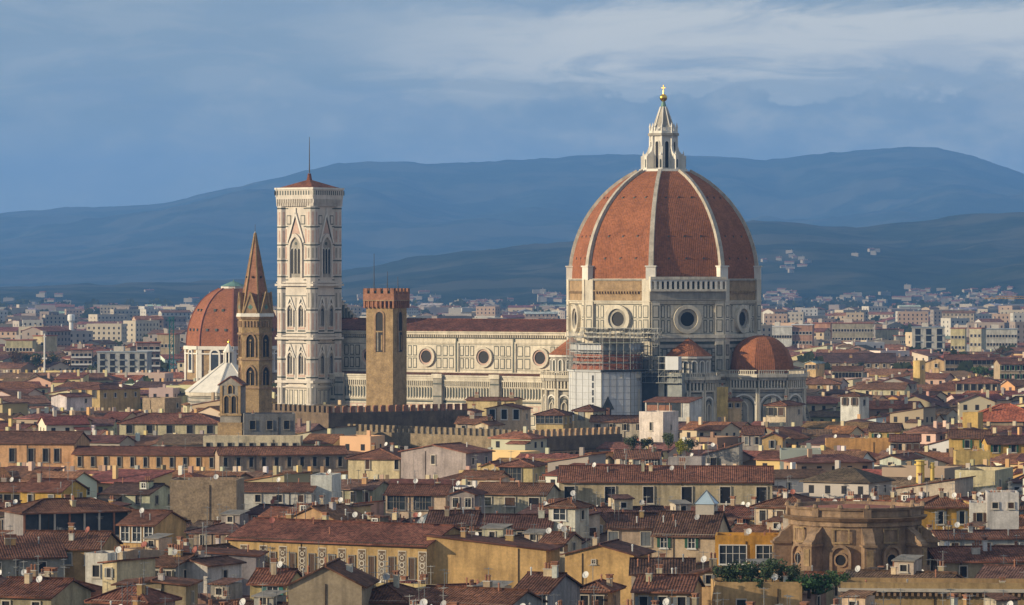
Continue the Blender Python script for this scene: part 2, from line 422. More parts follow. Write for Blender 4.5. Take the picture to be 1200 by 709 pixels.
cloud_bank('cloud_bank', -4700, -2200, -1900, -215, 1000, 90, 60, .12, 'grey cloud bank drifting left of the city', 1.7)

# haze over the whole scene
mb = MB(); mb.box(-7000, 7000, -500, 25000, -1.0, 760, 'void')
hz = mb.build('haze'); tag(hz, 'pale blue air between the city and the mountains', kind='stuff')
m = bpy.data.materials.new('haze'); m.use_nodes = True; t = m.node_tree; t.nodes.clear()
vo = t.nodes.new('ShaderNodeVolumePrincipled'); vo.inputs['Color'].default_value = (.20, .47, 1.0, 1); vo.inputs['Density'].default_value = 6.4e-5
vo.inputs['Anisotropy'].default_value = 0.0
ou = t.nodes.new('ShaderNodeOutputMaterial'); t.links.new(vo.outputs[0], ou.inputs['Volume'])
hz.data.materials.clear(); hz.data.materials.append(m)
# ================================================================ the cathedral
CY = 1296.0; CC = (xpx(777.5, CY), CY, 0.0); PSI = R(-32)
def cathedral():
    root = empty('cathedral', CC, PSI, 'huge marble cathedral with ribbed red brick dome and white lantern', 'cathedral')
    cU = Vector((math.cos(PSI), math.sin(PSI))); cB = Vector((-math.sin(PSI), math.cos(PSI)))
    def ux(px, v):     # local x on the wall lying v metres south of the axis, from a picture column
        k = (px-600)/F; ox = CC[0]-cB.x*v; oy = CC[1]-cB.y*v
        return (k*oy-ox)/(cU.x-k*cU.y)
    def wy(x, v): return CC[1]+cU.y*x-cB.y*v
    S = (0, -1, 0)
    # ---- nave: upper wall
    mb = MB(); v = 10.5; x0 = -124; x1 = -24; fr = Fr((0, -v, 0), S)
    mb.plate(fr, x0, x1, 0, 39.6, -2*v, 0, 'marble', True)
    for z, d, h in ((26.3, .35, .5), (36.0, .25, .5), (38.7, 1.0, .7), (39.4, 1.4, .5)): mb.plate(fr, x0-.2, x1, z, z+h, .001, d, 'marble')
    mb.plate(fr, x0, x1, 37.5, 38.6, 0, .12, 'marble_dark')  # heavy shadow under the eave, put in as a dark strip
    for k in range(120):                     # corbels in front of the painted eave shadow
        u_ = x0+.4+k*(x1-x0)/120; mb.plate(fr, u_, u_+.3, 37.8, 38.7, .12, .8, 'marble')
    edges = [-124] + [ux(p, v) for p in (400, 468.5, 535.5, 602.5)] + [ux(668, v)]
    occ = [ux(p, v) for p in (433, 500, 567.3, 633.3)]
    for b in range(len(edges)-1):
        a, c = edges[b]+.9, edges[b+1]-.9
        cen = [o for o in occ if a < o < c]
        segs = [(a, cen[0]-3.5), (cen[0]+3.5, c)] if cen else [(a, c)]
        for s0, s1 in segs:
            n = max(1, round((s1-s0)/2.25))
            if s1-s0 > 1.5:
                cells(mb, fr, s0, s1, 31.9, 35.2, n, t=.28, gap=.5); cells(mb, fr, s0, s1, 27.9, 31.2, n, t=.28, gap=.5)
        mb.plate(fr, edges[b+1]-.75, edges[b+1]-.35, 26.8, 36, 0, .35, 'marble'); mb.plate(fr, edges[b+1]+.35, edges[b+1]+.75, 26.8, 36, 0, .35, 'marble')
        mb.plate(fr, edges[b+1]-.28, edges[b+1]+.28, 26.8, 37.5, 0, .3, 'marble_dark')
        for z in (27.4, 31.45, 35.5): mb.plate(fr, a, c, z, z+.14, 0, .04, 'marble_dark')
    nv = mb.build('nave_wall', root)
    for o in occ:
        m2 = MB(); f2 = Fr((0, -v, 0), S)
        m2.poly(f2, circ(o, 31.6, 2.1), 0, .1, 'void')
        m2.band(f2, circ(o, 31.6, 2.6), circ(o, 31.6, 2.0), 0, .35, 'marble_pink', True); m2.band(f2, circ(o, 31.6, 3.3), circ(o, 31.6, 2.6), 0, .7, 'marble', True)
        m2.build('round_window', root)
    mb = MB()                                # roof
    def slope(mb, x0, x1, ya, za, yb, zb, m='roof', t=.4):
        A = [(x0, ya, za), (x1, ya, za), (x1, yb, zb), (x0, yb, zb)]; h = math.hypot(yb-ya, zb-za)
        mb.face(A, m, [(x0, 0), (x1, 0), (x1, h), (x0, h)])
        B = [(p[0], p[1], p[2]-t) for p in A]; mb.face(B, m)
        for i in range(4): j = (i+1) % 4; mb.face([B[i], B[j], A[j], A[i]], m)
    slope(mb, x0, x1, -12, 40.2, 0, 43.5); slope(mb, x0, x1, 12, 40.2, 0, 43.5)
    mb.box(x0, x1, -.3, .3, 43.35, 43.75, 'roof')
    mb.build('nave_roof', root, color=(.14, .055, .04))
    # ---- aisle
    mb = MB(); va = 20.0; fr = Fr((0, -va, 0), S); xa0, xa1 = -124, -26
    mb.plate(fr, xa0, xa1, 0, 25.6, -(va-11), 0, 'marble')
    for z, d, h in ((25.5, .9, .5), (24.9, .7, .5), (22.2, .3, .3), (18.2, .35, .4), (16.8, .2, .25), (13.9, .45, .5), (10, .2, .3)): mb.plate(fr, xa0, xa1, z, z+h, .001, d, 'marble')
    n = 130; w_ = (xa1-xa0)/n
    mb.plate(fr, xa0, xa1, 22.6, 24.8, 0, .06, 'marble_dark')
    for k in range(n):
        u_ = xa0+k*w_; mb.plate(fr, u_, u_+w_*.42, 22.55, 24.9, .0, .5, 'marble')
    mb.plate(fr, xa0, xa1, 24.1, 24.9, .0, .56, 'marble')
    mb.plate(fr, xa0, xa1, 18.8, 22.0, 0, .04, 'marble')
    n = 92; w_ = (xa1-xa0)/n
    for k in range(n):
        u_ = xa0+k*w_; mb.plate(fr, u_+.28, u_+w_-.24, 19.0, 21.9, 0, .1, 'marble_dark')
        mb.plate(fr, u_-.12, u_+.16, 18.7, 22.1, 0, .32, 'marble')
    mb.plate(fr, xa0, xa1, 14.6, 16.6, 0, .08, 'marble_pink'); mb.plate(fr, xa0, xa1, 17.3, 17.9, 0, .07, 'marble_dark')
    n = 40; w_ = (xa1-xa0)/n
    for k in range(n): mb.plate(fr, xa0+k*w_+.3, xa0+(k+1)*w_-.3, 14.9, 16.3, .08, .12, 'marble')
    for b, (z0, z1) in enumerate(((10.5, 13.6), (4, 9.6))): cells(mb, fr, xa0, xa1, z0, z1, 34, t=.25)
    for p in (400, 448, 515, 582):
        u_ = ux(p, va); mb.plate(fr, u_-1.6, u_+1.6, 0, 26.2, 0, 1.3, 'marble_grey'); mb.plate(fr, u_-1.9, u_+1.9, 25.0, 26.4, 1.3, 1.8, 'marble')
        for z in (3, 7, 11, 15, 19, 23): mb.plate(fr, u_-1.61, u_+1.61, z, z+.5, 1.3, 1.34, 'marble_dark')
    mb.build('aisle_wall', root)
    mb = MB(); slope(mb, xa0, xa1, -va+.4, 25.7, -10.4, 26.6); mb.build('aisle_roof', root, color=(.17, .075, .05))
    # ---- facade seen from behind, over the nave roof
    mb = MB()
    for sgn in (-1, 1):
        for k in range(9):
            a, b = k*1.65, (k+1)*1.65
            mb.box(-127.5, -124.0, min(sgn*a, sgn*b), max(sgn*a, sgn*b), 36, 51-k*1.05, 'marble')
            mb.box(-124.0, -123.6, min(sgn*(a+.4), sgn*(b-.4)), max(sgn*(a+.4), sgn*(b-.4)), 38, 50-k*1.05, 'marble_dark')
            mb.box(-127.7, -123.5, min(sgn*a, sgn*b), max(sgn*a, sgn*b), 51-k*1.05, 51.5-k*1.05, 'white_stone')
    mb.box(-127.4, -124, -21, 21, 0, 36, 'marble'); mb.prism((-125.7, 0), 6, .5, 0, 51, 55, 'white_stone')
    mb.build('facade', root)
    # ---- drum
    Rd = 29.9; mb = MB()
    mb.prism((0, 0), 8, Rd, Rd, 0, 56.6, 'marble', rot=R(22.5))
    for k in range(8):
        fr, hw = octfr(Rd, k)
        for z, d, h in ((38.4, 1.1, 1.1), (37.4, .6, .7), (48.9, .5, .6), (49.5, .9, .35)): mb.plate(fr, -hw-.3, hw+.3, z, z+h, .001, d, 'marble')
        mb.plate(fr, -hw, hw, 36.6, 37.3, 0, .25, 'marble_dark')
        # corner pilasters
        for sgn in (-1, 1):
            c = sgn*(hw-1.35); mb.plate(fr, c-1.35, c+1.35, 0, 56.4, 0, .8, 'marble' if k in (0, 7, 1) else 'marble')
            for z in (40.3, 44.6): mb.plate(fr, c-.95, c+.95, z, z+3.8, .8, .84, 'marble_dark'); mb.plate(fr, c-.7, c+.7, z+.25, z+3.55, .84, .87, 'marble')
            for z in (8, 13, 18, 23, 28.5, 33): mb.plate(fr, c-.95, c+.95, z, z+3.4, .8, .84, 'marble_dark'); mb.plate(fr, c-.65, c+.65, z+.3, z+3.1, .84, .87, 'marble_grey')
        W = hw-2.9
        for s0, s1 in ((-W, -4.9), (4.9, W)):
            cells(mb, fr, s0, s1, 44.6, 48.4, 2, t=.24, gap=.7); cells(mb, fr, s0, s1, 40.1, 43.9, 2, t=.24, gap=.7)
        for z in (39.8, 44.2, 48.6): mb.plate(fr, -W, W, z, z+.14, 0, .04, 'marble_dark')
        # band under the dome: unfinished masonry, or the white gallery on the south-east face
        if k != 1:
            mb.plate(fr, -hw+2.7, hw-2.7, 49.9, 56.5, 0, .25, 'brick_raw')
            for q in range(16): mb.plate(fr, -hw+3.6+q*.98, -hw+4.0+q*.98, 52.0, 52.7, .25, .85, 'brick_raw')
            mb.plate(fr, -hw+2.7, hw-2.7, 52.7, 53.1, .25, .7, 'brick_raw'); mb.plate(fr, -hw+2.7, hw-2.7, 56.0, 56.5, .25, .6, 'marble_grey')
        # lower, darker walls
        mb.plate(fr, -hw+2.7, hw-2.7, 0, 36.6, 0, .3, 'marble_banded')
        for q in range(6): mb.plate(fr, -W+.4+q*(2*W/6), -W+.4+q*(2*W/6)+1.9, 28.5, 35.2, .3, .36, 'marble_dark'); mb.plate(fr, -W+.8+q*(2*W/6), -W+q*(2*W/6)+1.9, 28.9, 34.8, .36, .4, 'marble_grey')
    mb.build('drum', root)
    for k in range(8):
        if k in (3, 4, 5): continue
        fr, hw = octfr(Rd, k); m2 = MB(); zc = 44.2
        if k == 6:                           # blind niche on the face that meets the nave
            archwin(m2, fr, 0, 40, 3.2, 7.6, 'marble_pink', 'marble', .4, .4); m2.build('niche', root); continue
        m2.poly(fr, circ(0, zc, 2.3), 0, .2, 'void')
        m2.band(fr, circ(0, zc, 3.2), circ(0, zc, 2.2), 0, .5, 'marble_grey', True); m2.band(fr, circ(0, zc, 4.4, 24), circ(0, zc, 3.2, 24), 0, 1.1, 'marble', True)
        m2.build('round_window', root)
    fr, hw = octfr(Rd, 1); m2 = MB(); g0, g1 = -hw-.6, hw+.6       # white arcaded gallery
    m2.plate(fr, g0, g1, 50.0, 52.7, 0, 1.2, 'marble_grey'); m2.plate(fr, g0, g1, 52.7, 53.4, 0, 2.0, 'marble'); m2.plate(fr, g0, g1, 56.3, 57.2, 0, 1.9, 'marble')
    m2.plate(fr, g0, g1, 53.4, 56.3, 0, .5, 'netting'); n = 15; w_ = (g1-g0)/n  # dark backing paints the shade inside the arcade, no netting here
    for k in range(n+1):
        c = g0+k*w_; m2.plate(fr, max(g0, c-.38), min(g1, c+.38), 53.4, 56.3, .5, 1.7, 'white_stone')
    for k in range(n):
        c = g0+(k+.5)*w_; o = [(c-w_/2, 56.3)]+[(c+a, 56.3) for a in (-.5, -.25, 0, .25, .5)]+[(c+w_/2, 56.3)]
        i_ = [(c-.52, 55.2)]+[(c+.52*math.cos(a), 55.3+.52*math.sin(a)) for a in (2.6, 2.0, 1.57, 1.1, .5)]+[(c+.52, 55.2)]
        m2.band(fr, o, i_, .5, 1.65, 'white_stone')
    m2.build('gallery', root)
    # ---- the dome
    Rb = 29.3; z0 = 56.6; c_ = 7.68; Rc = Rb+c_
    zt = 33.4; n = 18
    prof = [(math.sqrt(Rc*Rc-(zt*k/n)**2)-c_, z0+zt*k/n) for k in range(n+1)]
    mb = MB()
    for k in range(8):
        a0 = R(-90-22.5+45*k); a1 = a0+R(45); h = 0
        for (r0, za), (r1, zb) in zip(prof, prof[1:]):
            dl = math.hypot(r1-r0, zb-za); w0 = r0*.3827; w1 = r1*.3827
            mb.face([(r0*math.cos(a0), r0*math.sin(a0), za), (r0*math.cos(a1), r0*math.sin(a1), za), (r1*math.cos(a1), r1*math.sin(a1), zb), (r1*math.cos(a0), r1*math.sin(a0), zb)], 'dome_tile',
                    [(k*30-w0, h), (k*30+w0, h), (k*30+w1, h+dl), (k*30-w1, h+dl)]); h += dl
        am = (a0+a1)/2; nn = Vector((math.cos(am), math.sin(am), 0)); uu = Vector((-nn.y, nn.x, 0))
        for zz_, cnt in ((13.0, 3), (6.2, 3), (25.0, 3)):
            r = (math.sqrt(Rc*Rc-zz_*zz_)-c_); ap = r*.9239
            for q in range(cnt):
                off = (q-1)*r*.19*(1 if zz_ < 20 else 1.1); p = nn*(ap+.05)+uu*off; f = Fr((p.x, p.y, 0), nn)
                mb.plate(f, -.24, .24, z0+zz_-.25, z0+zz_+.22, -1.5, .12, 'marble_dark'); mb.plate(f, -.38, .38, z0+zz_+.3, z0+zz_+.45, -1.8, .25, 'terrace_red')
    mb.prism((0, 0), 8, 8.0, 8.0, z0+zt-1, z0+zt+.2, 'white_stone', rot=R(22.5))
    dome = mb.build('dome', root)
    for k in range(8):
        a = R(-90-22.5+45*k); rr = MB(); d = Vector((math.cos(a), math.sin(a), 0)); s = Vector((-d.y, d.x, 0)); prev = None
        for i, (r, z) in enumerate(prof):
            hw_ = .78-.25*i/n; nrm = Vector((d.x*(r+c_), d.y*(r+c_), z-z0)).normalized(); p = d*r+Z3*z
            ring = [p-s*hw_*1.25-nrm*1.6, p-s*hw_+nrm*.75, p+s*hw_+nrm*.75, p+s*hw_*1.25-nrm*1.6]
            if prev:
                for q in range(3): rr.face([prev[q], prev[q+1], ring[q+1], ring[q]], 'rib_stone')
            prev = ring
        p0 = d*(Rb+.3); f = Fr((p0.x, p0.y, 0), d); rr.plate(f, -1.5, 1.5, 56.2, 60.2, -3, .9, 'white_stone', True); rr.plate(f, -1.75, 1.75, 60.2, 60.6, -3, 1.2, 'white_stone', True)
        rr.build('rib', dome)
    # ---- lantern
    zl = z0+zt; m2 = MB()
    m2.prism((0, 0), 8, 7.6, 7.6, zl, zl+.8, 'white_stone', rot=R(22.5)); m2.prism((0, 0), 8, 4.1, 4.1, zl+.8, zl+11.4, 'white_stone', rot=R(22.5))
    for k in range(8):
        fr, hw = octfr(4.1, k); m2.poly(fr, arch(0, zl+1.2, 1.15, 8.2), 0, .05, 'void'); m2.band(fr, arch(0, zl+1.2, 1.7, 8.5), arch(0, zl+1.2, 1.15, 8.2), 0, .3, 'white_stone')
        a = R(-90+22.5+45*k); d = Vector((math.cos(a), math.sin(a), 0)); f = Fr((0, 0, 0), (-d.y, d.x, 0))      # buttress with scroll
        sgn = 1 if f.u.dot(d) > 0 else -1
        P = [(3.9*sgn, zl+.8), (6.9*sgn, zl+.8), (6.9*sgn, zl+4.6), (6.3*sgn, zl+5.4), (5.6*sgn, zl+5.6), (5.0*sgn, zl+6.4), (4.6*sgn, zl+7.8), (3.9*sgn, zl+8.4)]
        m2.poly(f, P, -.42, .42, 'white_stone'); m2.face([f(a_, b_, -.42) for a_, b_ in P], 'white_stone')
        f3 = Fr(d*6.9, d); m2.plate(f3, -.6, .6, zl+.8, zl+4.9, -1.2, .15, 'white_stone', True); m2.poly(f3, arch(0, zl+1.2, .55, 2.6), .15, .18, 'marble_dark')
        p = d*6.3; m2.prism((p.x, p.y), 6, .35, .0, zl+5.2, zl+6.6, 'white_stone')
        p = d*4.2; m2.prism((p.x, p.y), 6, .45, .35, zl+8, zl+13.8, 'white_stone'); m2.prism((p.x, p.y), 6, .5, 0, zl+13.8, zl+15.4, 'white_stone')
        q = Fr(d*0, (1, 0, 0)); fr2, _ = octfr(4.0, k); p = fr2(0, 0); m2.prism((p.x, p.y), 6, .5, 0, zl+12.6, zl+14.6, 'white_stone')
    m2.prism((0, 0), 8, 4.9, 4.9, zl+11.2, zl+12.0, 'marble_grey', rot=R(22.5)); m2.prism((0, 0), 8, 4.4, 4.4, zl+12.0, zl+12.7, 'white_stone', rot=R(22.5))
    m2.prism((0, 0), 8, 3.4, 3.2, zl+12.7, zl+13.9, 'white_stone', rot=R(22.5))
    lan = m2.build('lantern', root)
    m3 = MB(); m3.prism((0, 0), 8, 3.2, .95, zl+13.9, zl+20.2, 'marble_grey', rot=R(22.5)); m3.prism((0, 0), 8, .97, .55, zl+20.1, zl+21.9, 'copper', rot=R(22.5))
    for k in range(8):
        a = R(22.5+45*k); m3.obox((3.25*math.cos(a), 3.25*math.sin(a), zl+13.9), (1.0*math.cos(a), 1.0*math.sin(a), zl+20.3), .3, .3, 'white_stone')
    m3.build('spire', lan)
    m4 = MB(); zb = zl+23.1; m4.lathe((0, 0), [(0, zb-1.2)]+[(1.2*math.sin(math.pi*i/10), zb-1.2*math.cos(math.pi*i/10)) for i in range(1, 10)]+[(0, zb+1.2)], 'gold')
    m4.prism((0, 0), 8, .5, .3, zl+21.8, zb-1.0, 'gold'); m4.build('golden_ball', lan)
    m5 = MB(); m5.prism((0, 0), 6, .28, .16, zb+1.1, zb+2.3, 'gold'); m5.obox((0, 0, zb+2.1), (0, 0, zb+4.0), .2, .2, 'gold'); m5.obox((-.75, 0, zb+3.1), (.75, 0, zb+3.1), .2, .2, 'gold'); m5.build('cross', lan)
    # ---- tribunes (south hidden by scaffolding, east with its half dome) and the small corner exedrae
    def ring_body(mb, c, R_, n, z0, z1, m='marble_banded', rot=0.0, arches=True, big=2.0):
        mb.prism(c, n, R_, R_, z0, z1, m, rot=math.pi/n+rot-math.pi/2)
        for k in range(n):
            fr, hw = octfr(R_, k, n, c, rot)
            mb.plate(fr, -hw-.2, hw+.2, z1-.5, z1+.5, 0, 1.3, 'marble'); mb.plate(fr, -hw, hw, z1-4.2, z1-3.7, 0, .7, 'marble')
            mb.plate(fr, -hw, hw, z1-3.6, z1-1.6, 0, .08, 'marble_dark'); q = max(4, int(2*hw/.95)); w_ = 2*hw/q
            for j in range(q): mb.plate(fr, -hw+j*w_, -hw+j*w_+w_*.45, z1-3.7, z1-.5, .08, .75, 'marble')
            mb.plate(fr, -hw, hw, z1-1.4, z1-.5, .08, 1.0, 'marble_grey')
            for j in range(int(2*hw/.7)): mb.plate(fr, -hw+j*.7, -hw+j*.7+.3, z1+.5, z1+1.5, .9, 1.15, 'marble')
            mb.plate(fr, -hw, hw, z1+1.5, z1+1.75, .8, 1.25, 'marble')
            if arches:
                A = arch(0, 6, 2*hw-1.6, z1-12, n=8); mb.poly(fr, A, 0, .06, 'marble_grey')
                mb.band(fr, arch(0, 5.99, 2*hw-.7, z1-11.5, n=8), A, 0, .5, 'white_stone'); 
                mb.band(fr, arch(0, 6, 2*hw-2.4, z1-12.6, n=8), arch(0, 6, 2*hw-2.9, z1-12.9, n=8), 0, .3, 'marble_dark')
                archwin(mb, fr, 0, 8, min(2.2, hw*.6), z1-16, 'void', 'marble', .35, .45, True)
            mb.plate(fr, hw-.45, hw+.1, 0, z1-4, 0, .9, 'marble'); mb.plate(fr, -hw-.1, -hw+.45, 0, z1-4, 0, .9, 'marble')
    te = MB(); ring_body(te, (34, 0), 14.2, 10, 0, 27.0, rot=R(9)); te.build('east_tribune', root)
    def halfdome(c, R_, z0, zt, n, name, rib=True, mt='dome_tile'):
        mb = MB(); P = [(R_*math.cos(math.pi/2*k/9)**.9 if k < 9 else 0.0, z0+(zt-z0)*math.sin(math.pi/2*k/9)) for k in range(10)]
        for k in range(n):
            a0 = math.pi*2*k/n-math.pi/2+math.pi/n; a1 = a0+2*math.pi/n; h = 0
            for (r0, za), (r1, zb) in zip(P, P[1:]):
                w0, w1 = r0*math.sin(math.pi/n), r1*math.sin(math.pi/n); dl = math.hypot(r1-r0, zb-za)
                pts = [(c[0]+r0*math.cos(a0), c[1]+r0*math.sin(a0), za), (c[0]+r0*math.cos(a1), c[1]+r0*math.sin(a1), za), (c[0]+r1*math.cos(a1), c[1]+r1*math.sin(a1), zb), (c[0]+r1*math.cos(a0), c[1]+r1*math.sin(a0), zb)]
                if r1 < .01: pts = pts[:3]
                mb.face(pts, mt, [(k*20-w0, h), (k*20+w0, h), (k*20+w1, h+dl), (k*20-w1, h+dl)][:len(pts)]); h += dl
        mb.prism(c, n, R_+.5, R_+.3, z0-.6, z0+.1, 'marble_grey', rot=math.pi/n-math.pi/2)
        return mb.build(name, root)
    halfdome((34.5, 0), 10.4, 27.6, 39.2, 10, 'tribune_dome')
    # sloping buttress walls
    for px_, v_ in ((0, 0),):
        for ang in (-1.5, -.75, 0, .75):
            mb = MB(); d = Vector((math.cos(ang), math.sin(ang), 0)); f = Fr(Vector((34, 0, 0)), (-d.y, d.x, 0)); sg = 1 if f.u.dot(d) > 0 else -1
            P = [(13*sg, 0), (17.5*sg, 0), (17.5*sg, 8), (16.5*sg, 10.5), (13*sg, 22.0)]
            mb.poly(f, P, -.6, .6, 'marble_banded'); mb.face([f(a, b, -.6) for a, b in P], 'marble_banded')
            mb.obox(f(16.8*sg, 10.8, 0), f(13*sg, 22.5, 0), 1.5, .5, 'marble_grey')
            mb.build('buttress', root)
    ts = MB(); ring_body(ts, (0, -34), 10.2, 10, 0, 27.0, rot=0); ts.build('south_tribune', root)
    halfdome((0, -34.5), 8.2, 27.6, 36.5, 10, 'tribune_dome')
    def exedra(ang, nm):
        d = Vector((math.sin(ang), -math.cos(ang), 0)); c = d*29.5
        mb = MB(); ring_body(mb, (c.x, c.y), 8.6, 12, 0, 26.3, rot=ang, arches=True)
        mb.prism((c.x, c.y), 16, 6.6, 6.6, 26.3, 32.6, 'marble_grey', rot=.1)
        for k in range(16):
            fr, hw = octfr(6.6, k, 16, (c.x, c.y), ang)
            archwin(mb, fr, 0, 27.5, 1.35, 3.9, 'marble_dark', 'white_stone', .3, .35)
        mb.prism((c.x, c.y), 16, 7.1, 7.1, 32.3, 33.0, 'white_stone', rot=.1, bot=True)
        e = mb.build('exedra', root)
        m2 = MB(); cn = 16
        for k in range(cn):
            a0 = 2*math.pi*k/cn+.1; a1 = a0+2*math.pi/cn; r = 7.3
            m2.face([(c.x+r*math.cos(a0), c.y+r*math.sin(a0), 33.0), (c.x+r*math.cos(a1), c.y+r*math.sin(a1), 33.0), (c.x, c.y, 38.6)], 'dome_tile', [(k*4, 0), (k*4+2.8, 0), (k*4+1.4, 9)])
        m2.build('cone_roof', e)
    exedra(R(45), 0); exedra(R(-45), 0)
    lb = MB(); lb.prism((0, 0), 8, 33.5, 33.5, 0, 27.0, 'marble_banded', rot=R(22.5)); 
    for k in (0, 1, 2, 7):
        fr, hw = octfr(33.5, k); lb.plate(fr, -hw, hw, 26.6, 27.5, 0, .8, 'marble')
    lb.build('lower_body', root)
    protect(398, 672, 468, 1322); protect(672, 945, 492, 1265)
    for x_ in range(-126, 50, 2):
        for y_ in range(-46, 24, 2):
            p = Vector((CC[0], CC[1]))+cU*x_+cB*y_; OCC.add((int(p.x//2), int(p.y//2)))
    # ---- scaffolding, a thing of its own
    so_ = empty('scaffolding', (CC[0], CC[1], 0), PSI, 'metal scaffolding with white sheeting wrapped around the cathedral transept', 'scaffolding')
    c = (0, -34.5); sh = MB()
    for k in (0, 1, 7, 2, 6):
        fr, hw = octfr(11.6, k, 8, c)
        sh.plate(fr, -hw, hw, 0, 28.4, .1, .22, 'sheet_white')
        q = 4
        for j in range(q+1): sh.plate(fr, -hw+j*2*hw/q-.06, -hw+j*2*hw/q+.06, 0, 28.4, .22, .28, 'steel')
        for z in range(2, 28, 2): sh.plate(fr, -hw, hw, z, z+.07, .22, .27, 'steel')
        sh.plate(fr, -hw-.1, hw+.1, 28.4, 28.9, -.2, .8, 'sheet_white' if k in (0, 7) else 'netting')
    fr, hw = octfr(11.6, 0, 8, c)
    for j in range(9): sh.plate(fr, 1.2, 1.75, 8+j*2.2, 9.7+j*2.2, .22, .3, 'netting')      # the ladder slit
    fr, hw = octfr(11.6, 1, 8, c)
    sh.poly(fr, [(-3.6, 13), (-1.6, 13), (-1.6, 17), (-.6, 17), (-2.6, 21), (-4.6, 17), (-3.6, 17)], .22, .5, 'netting'); sh.plate(fr, -3.1, -2.1, 12.5, 17.5, .5, .7, 'brick_red')
    sh.build('white_sheeting', so_)
    ti = MB()
    for r0, r1, z0_, z1_, m_ in ((11.0, 10.4, 29.0, 30.9, 'terrace_red'), (10.7, 10.0, 31.5, 33.6, 'terrace_red')):
        ti.prism(c, 8, r0, r1, z0_, z1_, m_, rot=R(22.5)); ti.prism(c, 8, r1, r1, z1_, z1_+.5, 'netting_grey', rot=R(22.5))
    ti.build('protective_roof', so_)
    me = MB()
    for k in (0, 1, 2, 6, 7):
        fr, hw = octfr(11.0, k, 8, c)
        me.plate(fr, -hw, hw if k != 1 else hw, 34.2, 37.0, .3, .36, 'sheet_white' if k != 1 else 'netting_grey')
    fr = Fr((11.0, -29.0, 0), (0, -1, 0)); me.plate(fr, -.2, 7.8, 0, 27.8, -3, 3.2, 'netting')
    me.plate(fr, 8.0, 13.5, 0, 27.8, -4, 2.4, 'netting_grey'); me.plate(fr, 9.5, 14, 29.0, 33.0, 3.5, 5.5, 'sheet_white', True)
    me.build('netting', so_)
    tu = MB()
    def tubes(fr, a0, a1, z0_, z1_, da, dz, d, r=.09):
        n_ = max(1, int((a1-a0)/da))
        for j in range(n_+1):
            a = a0+j*(a1-a0)/n_
            for dd in d: tu.obox(fr(a, z0_, dd), fr(a, z1_, dd), r, r, 'steel')
        z = z0_
        while z <= z1_+.01:
            for dd in d: tu.obox(fr(a0, z, dd), fr(a1, z, dd), r, r, 'steel')
            tu.plate(fr, a0, a1, z-.12, z-.02, d[0], d[-1], 'netting_grey', True); z += dz
        for j in range(0, n_, 2): a = a0+j*(a1-a0)/n_; tu.obox(fr(a, z0_, d[-1]), fr(min(a1, a+2*(a1-a0)/n_), z0_+2*dz, d[-1]), r*.8, r*.8, 'steel')
    for k in (0, 1, 2, 6, 7):
        fr, hw = octfr(11.2, k, 8, c); tubes(fr, -hw, hw, 29, 40.5, 1.9, 2.0, (.5, 1.4), .08)
    fr, hw = octfr(29.9, 0); tubes(fr, -hw-1, hw+4.6, 38.5, 41.5, 1.6, 1.5, (1.4, 3.6), .08)
    fr = Fr((11.0, -29.0, 0), (0, -1, 0)); tubes(fr, -.5, 13, 25, 33, 2.0, 2.0, (2.6, 4.0), .08); tubes(fr, -.5, 4.5, 30, 41, 1.7, 2.0, (1.6, 3.4), .08)
    tu.build('tubes', so_)
cathedral()

